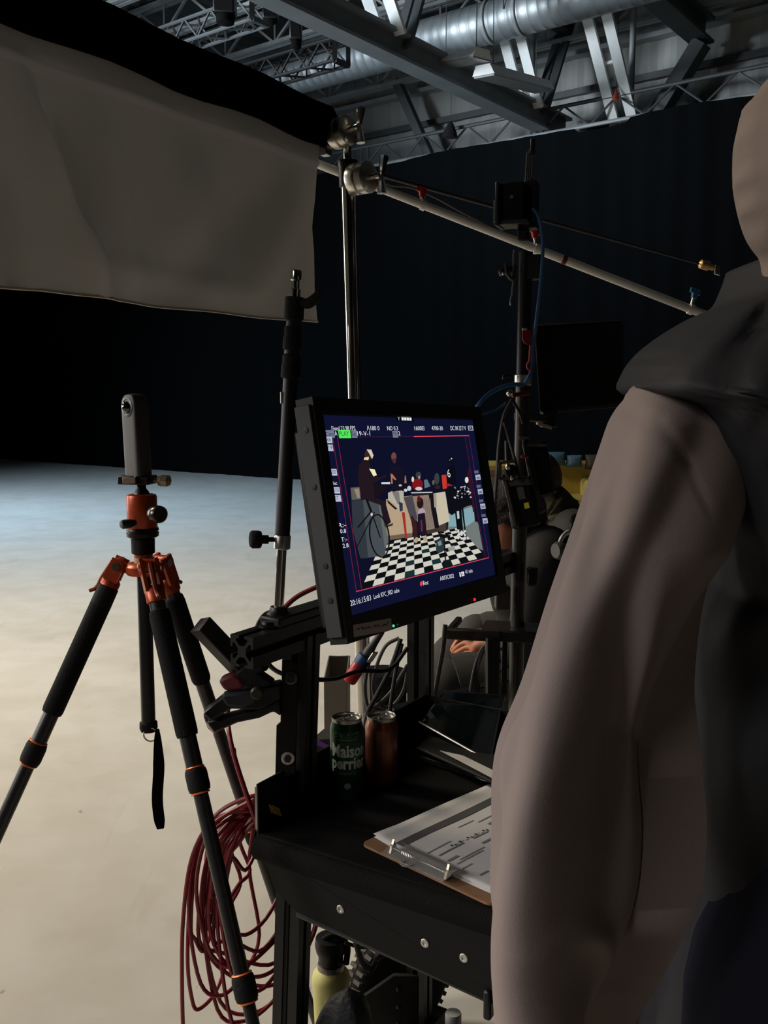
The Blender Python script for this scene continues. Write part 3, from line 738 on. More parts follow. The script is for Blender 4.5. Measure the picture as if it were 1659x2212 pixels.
MB().lathe(kc + kd * .014, kd, [(.004, 0), (.004, .008), (.0072, .009), (.0072, .019), (.0135, .021), (.0145, .024), (.0145, .035), (.012, .038), (.001, .038)], n=10).build('clamp_knob', RUB, co)
sect('lower_tube', [(16.5, 1155), (16.2, 800)], BLK)
sect('stage_collar', [(17, 812), (21.5, 808), (21.5, 785), (19.5, 780), (20, 763), (17, 760)], RUB)
sect('stage_collar', [(17, 752), (20.5, 748), (20.5, 727), (18.5, 722), (19, 704), (16, 700)], RUB)
sect('middle_tube', [(17, 765), (17, 700)], BLK); sect('upper_tube', [(15.5, 705), (15.5, 640)], BLK)
co = sect('top_collar', [(17, 690), (21, 686), (21, 642), (18, 640)], RUB)
kc = pb + pd * ((1326 - 655) * MP); kd = V((.9, -.42, .1)).normalized()
MB().tube([kc + kd * .012, kc + kd * .026 - pd * .002, kc + kd * .040 + pd * .006, kc + kd * .046 + pd * .013], lambda f: .0085 - .003 * abs(f - .3), n=10).build('wing_knob', RUB, co)
sp1 = sect('spigot', [(11.5, 642), (11.5, 624), (8.5, 621), (8.5, 607), (11.5, 604), (11.5, 587), (10, 584), (.1, 584)], CHR)
MB().box(pb + pd * (1326 - 852) * MP + V((-.0128, -.004, 0)), V((.0008, -.001, 0)), V((.001, .001, 0)), Z * .009).build('label_strip', mat('pale_strip', (210, 206, 196), .5), t)

# ================================================================== MONITOR
d1 = 1.45 * .995; d2 = d1 * 1.30
def cray(px, py, d):
    r = ray(px, py); return CAM + r * d          # ray() has unit depth along the lens axis
TLc, TRc, BLc, BRc = cray(691, 894, d1), cray(1019, 906, d2), cray(758, 1332, d1), cray(1072, 1243, d2)
ex = (TRc - TLc).normalized(); nr = ex.cross(TLc - BLc).normalized()
if nr.dot(CAM - TLc) < 0: nr = -nr
ey = nr.cross(ex).normalized(); ey = ey if ey.z < 0 else -ey      # ey points down the screen
def SP(px, py, off=0): return onplane(px, py, TLc + nr * off, nr)
def s2(p): return (p - TLc).dot(ex), (p - TLc).dot(ey)
def S3(x, y, off=0): return TLc + ex * x + ey * y + nr * off
scw, sch = s2(BRc)
mon = thing('video_monitor', 'tilted black video monitor on the cart showing a film set on screen', 'monitor', S3(scw / 2, sch + .06))
b0 = s2(SP(668, 862)); b1 = s2(SP(747, 1412)); b2_ = s2(SP(1031, 877)); b3 = s2(SP(1089, 1264))
bx0, bx1 = (b0[0] + b1[0]) / 2, (b2_[0] + b3[0]) / 2; by0, by1 = (b0[1] + b2_[1]) / 2, (b1[1] + b3[1]) / 2
BEZ = mat('monitor_bezel', (19, 19, 20), .5, spec=.3, var=.1, vscale=20)
m_ = MB(); bo = .006
out = [S3(bx0, by0, bo), S3(bx1, by0, bo), S3(bx1, by1, bo), S3(bx0, by1, bo)]
inn = [S3(0, 0, bo), S3(scw, 0, bo), S3(scw, sch, bo), S3(0, sch, bo)]
ib = [S3(.002, .002, -.001), S3(scw - .002, .002, -.001), S3(scw - .002, sch - .002, -.001), S3(.002, sch - .002, -.001)]
bk = [S3(bx0, by0, -.026), S3(bx1, by0, -.026), S3(bx1, by1, -.026), S3(bx0, by1, -.026)]
m_.add(out + inn + ib + bk, [(i, (i + 1) % 4, 4 + (i + 1) % 4, 4 + i) for i in range(4)] + [(4 + i, 4 + (i + 1) % 4, 8 + (i + 1) % 4, 8 + i) for i in range(4)] + [(12 + i, 12 + (i + 1) % 4, (i + 1) % 4, i) for i in range(4)] + [(15, 14, 13, 12)])
bz = m_.build('bezel', BEZ, mon, smooth=0)
MB().box(S3((bx0 + bx1) / 2, (by0 + by1) / 2 + .01, -.046), ex * (bx1 - bx0) * .44, ey * (by1 - by0) * .42, nr * .02).build('rear_housing', BLK, mon, bevel=.006)
MB().box(S3(bx0 - .003, (by0 + by1) / 2, -.012), ex * .003, ey * (by1 - by0) * .47, nr * .014).build('side_panel', mat('grey_side_panel', (48, 48, 47), .6, .2), mon, bevel=.001)
for f in (.13, .36, .68, .82): MB().lathe(S3(bx0 - .0062, by0 + f * (by1 - by0), -.010), -ex, [(.0045, 0), (.0045, .001), (.0001, .0012)], n=14).build('side_screw', BLK, mon)
MB().box(S3((bx0 + bx1) / 2, (by0 + by1) / 2 + .03, -.085), ex * .06, ey * .06, nr * .02).build('mount_block', BLKM, mon, bevel=.004)
q = S3((bx0 + bx1) / 2, (by0 + by1) / 2 + .03, -.1); MB().bar(q, XB((q - XB(0)).dot(A1), .0, .024), .05, .05).build('mount_arm', BLKM, mon, bevel=.003)
# taped note, lights, sensor
tq = [SP(763, 1350, .0068), SP(845, 1335, .0068), SP(846.5, 1361, .0068), SP(765, 1376.5, .0068)]
tb = MB().prism(tq, nr * -.0006).build('tape_label', mat('grey_tape', (176, 173, 166), .85, bump=.1), mon, smooth=0)
m_ = MB(); random.seed(3)
for (x0, x1, yy) in ((770, 778, 1360), (781, 803, 1358), (808, 822, 1353.5), (825, 841, 1350)):
    pts = []; n = int((x1 - x0) / 1.6)
    for i in range(n + 1): pts.append(SP(x0 + (x1 - x0) * i / n, yy - (x0 + (x1 - x0) * i / n - x0) * .18 + random.uniform(-4, 4), .0073))
    m_.tube(pts, .0004, n=4, k=3)
m_.build('handwriting', mat('pen_ink', (34, 34, 38), .7), tb)
MB().cyl(SP(850, 1352, .006), SP(850, 1352, .0075), .0022, n=10).build('status_light', emit('led_green', (90, 220, 170), 1.0), mon)['label'] = 'green status light'
MB().cyl(SP(859, 1349, .006), SP(859, 1349, .0072), .0014, n=10).build('status_light', emit('led_dim_green', (30, 70, 55), 1.0), mon)['label'] = 'dim green status light'
MB().cyl(SP(1025, 1295, .006), SP(1025, 1295, .0075), .0028, n=10).build('status_light', emit('led_red', (225, 60, 60), 1.0), mon)['label'] = 'red status light'
MB().box(SP(874, 875, .0064), ex * .012, ey * .003, nr * .0006).build('sensor_window', mat('smoke_window', (40, 40, 40), .2), mon)
q_ = [SP(687, 869, .0064), SP(757, 873, .0064), SP(758, 879, .0064), SP(688, 876, .0064)]
MB().prism(q_, nr * -.0004).build('name_strip', mat('dark_strip', (27, 27, 27), .35), mon, smooth=0)
# the picture on the screen
scr = MB(); lay = [0.0]
def col(rgb): scr.use(emit('screen_%d_%d_%d' % rgb, rgb)); lay[0] += .00002
def off(): return .0002 + lay[0]
def poly(pts, rgb):
    col(rgb); vs = [SP(x, y, off()) for x, y in pts]; c_ = sum(vs, V((0, 0, 0))) / len(vs)
    from mathutils.geometry import tessellate_polygon
    scr.add(vs, [tuple(t_) for t_ in tessellate_polygon([[V((*s2(v_), 0)) for v_ in vs]])])
def z3(pts): return [(640 + x / 3.607, 840 + y / 3.607) for x, y in pts]
def p3(pts, rgb): poly(z3(pts), rgb)
def ell(cx, cy, rx, ry, rgb, rot=0, n=18):
    cr_, sr = math.cos(rot), math.sin(rot)
    p3([(cx + rx * math.cos(2 * PI * i / n) * cr_ - ry * math.sin(2 * PI * i / n) * sr, cy + rx * math.cos(2 * PI * i / n) * sr + ry * math.sin(2 * PI * i / n) * cr_) for i in range(n)], rgb)
def line(a, b_, w_, rgb):       # z3 coordinates
    dx, dy = b_[0] - a[0], b_[1] - a[1]; l_ = math.hypot(dx, dy); nx, ny = -dy / l_ * w_ / 2, dx / l_ * w_ / 2
    p3([(a[0] + nx, a[1] + ny), (b_[0] + nx, b_[1] + ny), (b_[0] - nx, b_[1] - ny), (a[0] - nx, a[1] - ny)], rgb)
def txt(body, x0, y0, x1, y1, h, rgb):
    col(rgb); p0, p1 = SP(x0, y0, off()), SP(x1, y1, off()); up = SP(x0, y0 - h, off()) - p0
    fit_text(scr, body, p0, p1, -ey * up.length)
NAVY = (15, 19, 47)
scr.use(emit('screen_navy', NAVY)); scr.add([S3(0, 0), S3(scw, 0), S3(scw, sch), S3(0, sch)], [(0, 1, 2, 3)])
poly([(730, 946), (1005, 943), (1047, 1203), (781, 1271)], (13, 16, 39))
p3([(1190, 960), (1365, 905), (1420, 1060), (1455, 1260), (1330, 1200), (1180, 1100)], (112, 120, 118)); p3([(1180, 980), (1380, 915), (1400, 1020), (1330, 1070), (1190, 1075)], (128, 164, 172))
# chequered floor by plane homography
import numpy as np
dst = z3([(505, 1562), (1472, 1308), (1275, 1080), (660, 1205)]); src = [(0, 0), (1, 0), (1, 1), (0, 1)]
Mx = []; 
for (x, y), (u_, v_) in zip(src, dst): Mx += [[x, y, 1, 0, 0, 0, -u_ * x, -u_ * y], [0, 0, 0, x, y, 1, -v_ * x, -v_ * y]]
hh = np.linalg.solve(np.array(Mx), np.array([k for d_ in dst for k in d_]))
def H_(x, y): w_ = hh[6] * x + hh[7] * y + 1; return ((hh[0] * x + hh[1] * y + hh[2]) / w_, (hh[3] * x + hh[4] * y + hh[5]) / w_)
poly([H_(0, 0), H_(1, 0), H_(1, 1), H_(0, 1)], (205, 203, 190)); lay[0] += .00002
nx_, ny_ = 13, 10
col((14, 15, 20))
for i in range(nx_):
    for j in range(ny_):
        if (i + j) % 2 == 0:
            scr.add([SP(*H_((i + a_) / nx_, (j + b_) / ny_), off()) for a_, b_ in ((0, 0), (1, 0), (1, 1), (0, 1))], [(0, 1, 2, 3)])
for i, j in ((4, 2), (4, 0), (7, 1), (6, 4)):
    poly([H_((i + a_) / nx_, (j + b_) / ny_) for a_, b_ in ((0, 0), (1, 0), (1, 1), (0, 1))], (24, 48, 52))
# counter and props
p3([(700, 860), (905, 830), (905, 1125), (860, 1135), (700, 1150)], (178, 156, 128)); p3([(905, 832), (1065, 815), (1092, 1088), (1000, 1108), (925, 1010)], (138, 122, 108))
p3([(835, 845), (905, 832), (945, 1010), (905, 1060)], (72, 70, 76)); p3([(1030, 820), (1070, 815), (1108, 1075), (1080, 1090)], (22, 20, 26))
p3([(690, 1148), (905, 1122), (905, 1150), (690, 1185)], (110, 92, 76)); p3([(1000, 1105), (1165, 1070), (1170, 1095), (1010, 1135)], (60, 50, 46))
for k in range(5): p3([(985 + k * 14, 855), (989 + k * 14, 855), (1007 + k * 14, 1085), (1003 + k * 14, 1087)], (104, 92, 84))
p3([(880, 800), (1065, 792), (1070, 822), (905, 836)], (26, 26, 32)); line((895, 810), (1060, 806), 9, (196, 196, 190))
p3([(1068, 815), (1160, 800), (1196, 1030), (1112, 1066)], (196, 186, 164)); p3([(1068, 815), (1090, 812), (1095, 920), (1075, 925)], (158, 148, 130)); p3([(1112, 1066), (1170, 1045), (1168, 1110), (1115, 1115)], (70, 56, 48))
p3([(430, 870), (640, 858), (705, 1200), (690, 1300), (500, 1322), (440, 1100)], (70, 77, 82)); p3([(640, 880), (660, 878), (720, 1190), (690, 1240)], (96, 102, 100)); p3([(430, 870), (520, 866), (560, 1318), (500, 1322), (440, 1100)], (48, 54, 62))
p3([(423, 770), (494, 765), (503, 860), (432, 866)], (92, 92, 86)); p3([(450, 780), (490, 776), (496, 850), (476, 850)], (150, 132, 112))
p3([(715, 810), (790, 778), (838, 800), (832, 955), (802, 965), (772, 905), (716, 860)], (176, 172, 160)); p3([(745, 800), (800, 800), (812, 900), (790, 900)], (120, 116, 110)); p3([(800, 880), (830, 890), (830, 950), (806, 958)], (48, 50, 62))
p3([(705, 860), (760, 910), (790, 935), (770, 940), (715, 890)], (40, 26, 22)); p3([(822, 960), (846, 962), (864, 1165), (850, 1168)], (166, 44, 38))
# figures
p3([(492, 590), (520, 560), (562, 560), (592, 640), (640, 690), (700, 672), (706, 686), (640, 712), (600, 742), (622, 850), (690, 870), (738, 1040), (690, 1075), (655, 905), (505, 852), (480, 690)], (34, 23, 30))
p3([(600, 740), (700, 760), (706, 790), (610, 860)], (26, 18, 26)); ell(562, 515, 30, 42, (58, 34, 34)); p3([(548, 472), (585, 474), (602, 520), (590, 548), (572, 510)], (206, 200, 180)); p3([(530, 535), (566, 530), (562, 555), (526, 552)], (226, 212, 150)); p3([(568, 622), (610, 627), (628, 672), (602, 682)], (238, 234, 186))
p3([(662, 728), (730, 726), (732, 742), (664, 742)], (206, 214, 206)); p3([(690, 1070), (755, 1045), (750, 1065), (700, 1080)], (60, 44, 40))
p3([(738, 600), (790, 592), (836, 645), (832, 790), (750, 802), (724, 660)], (21, 19, 33)); ell(760, 530, 20, 36, (112, 68, 62)); p3([(742, 545), (780, 540), (775, 578), (757, 580)], (74, 42, 42)); p3([(735, 660), (750, 665), (780, 705), (770, 712), (748, 690), (752, 740), (740, 738)], (176, 112, 92)); p3([(846, 676), (853, 676), (860, 735), (842, 735)], (160, 112, 96))
ell(945, 745, 42, 46, (124, 22, 30)); ell(952, 672, 22, 26, (58, 58, 64)); ell(958, 690, 8, 14, (150, 142, 140)); ell(908, 705, 10, 22, (222, 212, 176)); ell(880, 775, 16, 20, (196, 196, 196)); ell(852, 790, 14, 12, (206, 206, 200)); ell(810, 752, 12, 8, (200, 190, 180)); ell(955, 778, 28, 14, (200, 196, 190)); p3([(995, 710), (1020, 705), (1045, 760), (1000, 775)], (90, 112, 124)); ell(1095, 700, 20, 45, (56, 62, 62)); ell(1100, 765, 22, 16, (52, 30, 26)); ell(1068, 730, 9, 20, (98, 92, 86))
p3([(1132, 672), (1168, 668), (1176, 776), (1142, 782)], (196, 56, 40)); p3([(1165, 740), (1222, 736), (1224, 752), (1170, 760)], (166, 30, 34))
p3([(1172, 610), (1235, 590), (1245, 740), (1222, 752), (1180, 735)], (11, 12, 24)); ell(1208, 552, 26, 36, (14, 15, 28)); ell(1210, 543, 5, 6, (220, 222, 226)); ell(1196, 555, 4, 4, (150, 150, 160)); txt('6', 640 + 1181 / 3.607, 840 + 690 / 3.607, 640 + 1204 / 3.607, 840 + 688 / 3.607, 17, (222, 222, 222))
p3([(1170, 770), (1370, 760), (1385, 880), (1210, 985), (1185, 960)], (13, 14, 22)); p3([(1330, 660), (1352, 590), (1395, 960), (1378, 960)], (52, 16, 38))
random.seed(11)
for k in range(26): ell(random.uniform(1235, 1360), random.uniform(760, 860), random.uniform(3, 9), random.uniform(4, 9), random.choice(((210, 214, 216), (170, 176, 180), (120, 126, 132))), n=9)
ell(1328, 710, 14, 24, (226, 220, 206)); p3([(1210, 885), (1370, 865), (1372, 905), (1300, 915), (1330, 1190), (1322, 1190), (1285, 920), (1300, 1100), (1252, 1095), (1232, 920), (1215, 915)], (14, 15, 20)); p3([(1250, 955), (1268, 950), (1272, 1010), (1256, 1015)], (180, 200, 206)); p3([(1385, 960), (1412, 940), (1425, 1035), (1392, 1035)], (22, 16, 26))
for k in range(9): ell(1262 + 26 * (k % 3), 1110 + 26 * (k // 3) + 4 * (k % 2), 9, 10, (206, 210, 208), n=10)
ell(965, 890, 26, 44, (34, 22, 24)); ell(955, 858, 14, 24, (96, 22, 24)); ell(978, 965, 30, 36, (172, 152, 166)); p3([(890, 1000), (905, 985), (938, 1045), (946, 1150), (918, 1165)], (56, 28, 30)); p3([(948, 975), (1002, 965), (1018, 1140), (975, 1152), (945, 1100)], (30, 20, 36)); p3([(968, 1020), (980, 1020), (988, 1110), (972, 1110)], (88, 46, 60)); ell(935, 1178, 15, 24, (176, 156, 118), .3); ell(1003, 1168, 13, 24, (176, 156, 118), -.2)
# bicycle
def ring(cx, cy, rx, ry, w_, rgb, rot, n=44):
    col(rgb); vs = []
    for i in range(n):
        for s_ in (0, 1):
            x, y = (rx - w_ * s_) * math.cos(2 * PI * i / n), (ry - w_ * s_) * math.sin(2 * PI * i / n)
            vs.append(SP(*z3([(cx + x * math.cos(rot) - y * math.sin(rot), cy + x * math.sin(rot) + y * math.cos(rot))])[0], off()))
    scr.add(vs, [(2 * i, 2 * ((i + 1) % n), 2 * ((i + 1) % n) + 1, 2 * i + 1) for i in range(n)])
ring(648, 1145, 80, 172, 11, (13, 14, 18), -.13); ring(648, 1145, 68, 158, 3, (64, 66, 70), -.13)
line((548, 860), (600, 1000), 17, (15, 16, 22)); line((600, 1000), (655, 1160), 9, (15, 16, 22)); line((580, 960), (480, 1080), 12, (17, 18, 24)); line((610, 960), (470, 1240), 8, (17, 18, 24)); ell(588, 978, 9, 14, (196, 198, 204))
p3([(1092, 1178), (1130, 1155), (1160, 1180), (1155, 1260), (1105, 1285), (1088, 1250)], (40, 56, 60)); p3([(1100, 1195), (1125, 1180), (1135, 1215), (1110, 1225)], (120, 140, 138)); line((1150, 1135), (1165, 1375), 11, (15, 16, 19)); line((1110, 1140), (1200, 1150), 22, (16, 17, 20)); line((1190, 1190), (1255, 1280), 13, (17, 20, 22)); p3([(1140, 1340), (1200, 1325), (1225, 1385), (1160, 1400)], (16, 26, 28)); p3([(1180, 1235), (1230, 1220), (1240, 1255), (1190, 1268)], (150, 152, 146))
# overlay graphics
RED = (150, 34, 62); WH = (228, 230, 236)
def pl(a, b_, w_, rgb):
    line(((a[0] - 640) * 3.607, (a[1] - 840) * 3.607), ((b_[0] - 640) * 3.607, (b_[1] - 840) * 3.607), w_, rgb)
pl((719, 947), (770, 1278), 3, RED); pl((729, 945), (781, 1271), 3.5, RED); pl((1013, 941), (1056, 1204.5), 3, (104, 30, 72)); pl((1004.5, 944), (1047.5, 1203), 3, (90, 28, 66)); pl((769, 1278), (1056, 1204.5), 6, (222, 70, 86)); pl((775, 944), (895, 943), 3, (70, 34, 66)); pl((894, 943), (1013, 941), 7, (232, 74, 96))
def box(x0, y0, x1, y1, rgb, sl=.0, lean=.15): dy = (x1 - x0) * sl; sh = (y1 - y0) * lean; poly([(x0, y0), (x1, y0 + dy), (x1 + sh, y1 + dy), (x0 + sh, y1)], rgb)
box(855, 899, 893, 910, (7, 8, 14), .05)
txt('Y', 860, 908, 864, 908, 6.5, WH)
for k in range(4): box(867 + k * 5.6, 901.6 + k * .2, 871.6 + k * 5.6, 908 + k * .2, WH, 0)
txt('A', 697.5, 932.5, 702, 932.3, 12, (240, 60, 62)); txt('Fixed 23.98 FPS', 717, 930, 768, 929.3, 9.4, WH); txt('\u039b180 0', 793, 929.6, 820, 929.6, 9.4, WH); txt('ND 0.3', 837, 929.6, 860, 929.6, 9, WH); txt('1600EI', 896, 929.8, 917, 929.5, 9, WH); txt('4700-30', 933, 929.3, 957, 929.3, 8.6, WH); txt('DC IN 27.7 V', 974, 929.5, 1007, 929.5, 9, WH)
box(1010.6, 919.6, 1021, 930, (190, 194, 204)); box(1012, 921, 1019.9, 928.8, NAVY); txt('TC', 1013, 927.4, 1019.5, 927.4, 4.6, (200, 204, 212))
GR = (116, 122, 142)
box(702, 929, 721, 946, GR); txt('Cam', 704, 941.5, 720.5, 941.3, 8, (28, 34, 60)); txt('A', 723.5, 941, 729, 941, 9.5, WH)
box(730, 928.4, 756, 946.6, (86, 232, 92)); txt('PLAY', 734, 941.4, 754.5, 941.2, 9.5, (18, 74, 34)); box(757.8, 929, 770, 946, GR); txt('Sc', 759.5, 941.2, 769.5, 941.2, 9, (28, 34, 60)); txt('19-V-1', 772.5, 941.2, 800, 941, 9.5, WH)
box(847, 931, 858.4, 945.4, GR); txt('TK', 849, 941, 858.2, 941, 7.5, (40, 46, 70)); txt('2', 860.8, 940.4, 865, 940.4, 8.6, WH)
LB = (182, 190, 210); DK = (30, 36, 62)
for (x0, y0, x1, y1, s_) in ((698.5, 943.5, 716.5, 957.3, '8.6K'), (701, 960.3, 718.5, 974.5, '17:9'), (709.5, 1012.8, 726.8, 1027.4, '3200'), (716, 1052.4, 733, 1066, 'X-OCN'), (718, 1069.4, 735.8, 1083.6, 'ST')):
    box(x0, y0, x1, y1, LB); w_ = x1 - x0; f = .28 if s_ == 'ST' else .1; txt(s_, x0 + w_ * f + 1.4, y1 - 3.8, x1 - w_ * f + 1.2, y1 - 3.8, (y1 - y0) * .56, DK)
txt('Rec', 718, 1048, 729, 1047.4, 8.4, WH); txt('R:-', 731.5, 1140, 748, 1137.8, 9.5, WH); txt('0.8', 735.5, 1152, 748, 1150.8, 8.6, WH); txt('T:-', 737.5, 1170.6, 750.5, 1169, 9.5, WH); txt('2.8', 741, 1183.6, 753.5, 1182.2, 9, WH)
for (x, y) in ((1026.5, 1026), (1031.5, 1057), (1037, 1088.5), (1042, 1120)):
    box(x, y, x + 10.5, y + 11.3, (168, 176, 196), -.12); box(x - 2.4, y - 9, x + 6.5, y - 3, (92, 98, 122), -.12)
    for k in range(3): box(x + 3 + k * 2.2, y + 4.2 - k * .3, x + 4.4 + k * 2.2, y + 9 - k * .3, (60, 66, 92), -.1)
txt('20:16:15:03', 757.5, 1309.3, 802, 1296.3, 12, WH); txt('Look KFC_50D cube', 808, 1294, 863, 1278.8, 9.5, WH); ell((910 - 640) * 3.607, (1261 - 840) * 3.607, 10, 19, (236, 62, 66)); txt('Rec', 914.5, 1264.6, 926, 1261.8, 9.4, WH); txt('A003C002', 951, 1254.4, 981, 1247.8, 9, WH); box(992, 1236.6, 994.6, 1246.4, WH, -.2); box(996, 1235.6, 1002, 1245, WH, -.2); txt('A', 997.2, 1243.4, 1001.8, 1242.4, 5.6, NAVY); txt('41 min', 1005.5, 1239.8, 1021, 1236.2, 8.4, WH)
sc_o = scr.build('screen', None, mon, smooth=0)
# ================================================================== THINGS ON THE TRAY
def can(cx, cy, r, h, label, bodym, spec_text):
    b_ = FZ(cx, cy, ZT + .0005); t = thing('drink_can', label, 'can', b_, 'drink cans on the tray')
    prof = [(.0001, .003), (r * .74, .004), (r * .78, 0), (r * .84, .002), (r * .97, .008), (r, .013), (r, h - .022), (r * .97, h - .016), (r * .87, h - .006)]
    body = MB().lathe(b_, Z, prof, n=40).build('can_body', bodym, t)
    lid = MB().lathe(b_ + Z * h, Z, [(r * .87, -.0065), (r * .9, -.002), (r * .9, 0), (r * .86, .0004), (r * .83, -.001), (r * .82, -.005), (r * .76, -.006), (.0001, -.0055)], n=40).build('lid', mat('can_lid', (150, 148, 142), .3, .9, var=.1), t)
    c_ = b_ + Z * (h - .0035) + V((.002, .004, 0)); d = V((.75, .66, 0))
    MB().tube([c_ + d * (.009 * math.cos(a)) + V((-d.y, d.x, 0)) * (.006 * math.sin(a)) + Z * (.0012 + .0012 * math.cos(a)) for a in [2 * PI * i / 14 for i in range(14)]], .0011, n=6, k=3, closed=True).build('pull_tab', CHR, lid)
    if not spec_text:
        MB().cyl(c_ - d * .012 - Z * .001, c_ - d * .012 - Z * .0006, .008, n=16).build('opening', BLK, lid)
    else: MB().lathe(c_ - d * .011 - Z * .0014, Z, [(.0085, 0), (.0085, .0004), (.0001, .0005)], n=16).build('opening', mat('can_mouth', (20, 18, 16), .6), lid)
    return t, b_
can1r = .0296
GRN = mat('green_can', (8, 58, 38), .3, .45, var=.15, vscale=30)
h1 = P(750, 1548, FZ(750, 1722, ZT).y).z - ZT
t, cb = can(750, 1722, can1r, h1, 'opened tall green drink can with white lettering, nearest the tray corner', GRN, True)
base_a = math.atan2(CAM.y - cb.y, CAM.x - cb.x) + .02
LET = mat('can_lettering', (188, 200, 194), .5)
def wrap(body, y0, hh, arc, m, name, rr=can1r + .0003, bold=0, ca=0):
    m_ = MB(); tmp = MB(); tmp.text(body, lambda x, y: V((x, y, 0)), bold=bold)
    x0 = min(q.x for q in tmp.v); x1 = max(q.x for q in tmp.v)
    f = lambda q: cb + V((math.cos(base_a + ca + (((q.x - x0) / (x1 - x0)) - .5) * arc) * rr, math.sin(base_a + ca + (((q.x - x0) / (x1 - x0)) - .5) * arc) * rr, y0 + q.y / .69 * hh))
    m_.add([f(q) for q in tmp.v], tmp.f); return m_.build(name, m, t, smooth=0)
wrap('Maison', h1 * .575, .0215, 2.25, LET, 'lettering', bold=.032, ca=.12)
wrap('perrier', h1 * .43, .0205, 2.3, LET, 'lettering', bold=.032, ca=.12)
wrap('FRANCE', h1 * .355, .0055, 1.0, mat('dim_lettering', (104, 122, 112), .5), 'lettering')
def band(z0, z1, a0, a1, m, nm):
    n = 16; m_ = MB(); rr = can1r + .0003
    m_.loft([[cb + V((math.cos(base_a + a0 + (a1 - a0) * i / n) * rr, math.sin(base_a + a0 + (a1 - a0) * i / n) * rr, z)) for i in range(n + 1)] for z in (z0, z1)], cap=False, closed=False); return m_.build(nm, m, t)
DL = MATS['dim_lettering']
band(h1 * .775, h1 * .785, -.6, .6, DL, 'printed_rule')
for z in (.10, .075, .05): band(h1 * z, h1 * z + .0012, -.8, .8, mat('dark_rule', (22, 60, 48), .5), 'printed_rule')
m_ = MB(); n = 20; zz = h1 * .22
m_.add([cb + V((math.cos(base_a + .006 / can1r * math.cos(2 * PI * i / n)) * (can1r + .0003), 0, 0)) * 0 + V((math.cos(base_a + .2 * math.cos(2 * PI * i / n)) * (can1r + .0004), math.sin(base_a + .2 * math.cos(2 * PI * i / n)) * (can1r + .0004), zz + .0055 * math.sin(2 * PI * i / n))) for i in range(n)], [tuple(range(n))]); m_.build('printed_seal', DL, t, smooth=0)
random.seed(5); m_ = MB()
for i in range(46):
    a = random.uniform(-1.15, 1.15); z = random.uniform(h1 * .80, h1 * .865); m_.add([cb + V((math.cos(base_a + a + dx) * (can1r * .999 + .0004), math.sin(base_a + a + dx) * (can1r * .999 + .0004), z + dz)) for dx, dz in ((-.06, 0), (0, -.0016), (.06, 0), (0, .0016))], [(0, 1, 2, 3)])
m_.build('printed_bubbles', mat('light_green_print', (40, 104, 66), .4), t, smooth=0)
h2 = P(823, 1545, FZ(823, 1694, ZT).y).z - ZT
can(824, 1694, .0298, h2, 'copper-coloured drink can with its ring pull up, behind the green can', mat('copper_can', (126, 78, 60), .3, .7, var=.35, vscale=16), False)

# clipboard with a shot log
z0 = ZT + .0008
c1, c2 = FZ(779, 1826, z0), FZ(1040, 1950, z0); e1 = (c2 - c1).normalized(); e2 = V((-e1.y, e1.x, 0))
bw = .262; bl = .33
t = thing('clipboard', 'brown clipboard with printed sheets under a clear metal clip, on the tray', 'clipboard', c1 + e1 * bw / 2 + e2 * bl / 2)
L = lambda x, y, z=0: c1 + e1 * x + e2 * y + Z * z
rc = .012; poly_ = []
for (cx_, cy_, a0) in ((rc, rc, PI), (bw - rc, rc, 1.5 * PI), (bw - rc, bl - rc, 0), (rc, bl - rc, .5 * PI)):
    for k in range(5): a = a0 + k * PI / 8; poly_.append(L(cx_ + rc * math.cos(a), cy_ + rc * math.sin(a)))
MB().prism(poly_, Z * .0035).build('board', mat('hardboard', (134, 100, 72), .6, var=.12, vscale=60), t)
PAP = mat('paper', (196, 194, 192), .8, var=.05, vscale=12); INK = mat('print_grey', (120, 118, 118), .8); INKD = mat('print_dark', (50, 50, 52), .8)
def sheet(x0, x1, y0, y1, z, seed, name, rot=0, m=PAP):
    rnd = random.Random(seed); ph = rnd.uniform(0, 6)
    def f(u, v):
        x, y = x0 + (x1 - x0) * u, y0 + (y1 - y0) * v
        x += rot * (y - y0); q = L(x, y); return q + Z * (z + .0011 * math.sin(u * 5 + ph) * math.sin(v * 9 + ph) + .0035 * max(0, (.12 - u)) * 8 * (v < 2) * (1 - v))
    o = MB().grid(f, 16, 24).build(name, m, t, smooth=180, solid=.0003); return f
sheet(.008, bw - .012, .022, .318, .0052, 1, 'under_sheet', -.02); sheet(.002, bw - .014, .026, .322, .0066, 4, 'under_sheet', .03)
fs = sheet(.006, bw - .010, .024, .318, .0086, 9, 'top_sheet')
m_ = MB(); m_.use(INK)
def mark(u0, u1, v0, v1):
    k = 6; ring_ = []
    m_.grid(lambda u, v: fs(u0 + (u1 - u0) * u, v0 + (v1 - v0) * v) + Z * .0009, 4, 6)
random.seed(21); m_.use(mat('print_band', (74, 73, 74), .8)); mark(.165, .235, .02, .97)
m_.use(INK)
for u in (.30, .34, .40, .47, .55, .62, .68, .74, .80, .86, .92):
    v = random.uniform(.03, .08)
    while v < .9:
        e = v + random.uniform(.04, .22)
        if random.random() < .62: mark(u, u + random.choice((.008, .012, .02)), v, min(e, .95))
        v = e + random.uniform(.02, .08)
m_.use(INKD)
for i in range(14): v = .2 + i * .022; mark(.44 + .01 * (i % 3), .455 + .012 * (i % 2), v, v + .014)
mark(.60, .606, .12, .32)
m_.build('printing', None, t, smooth=0)
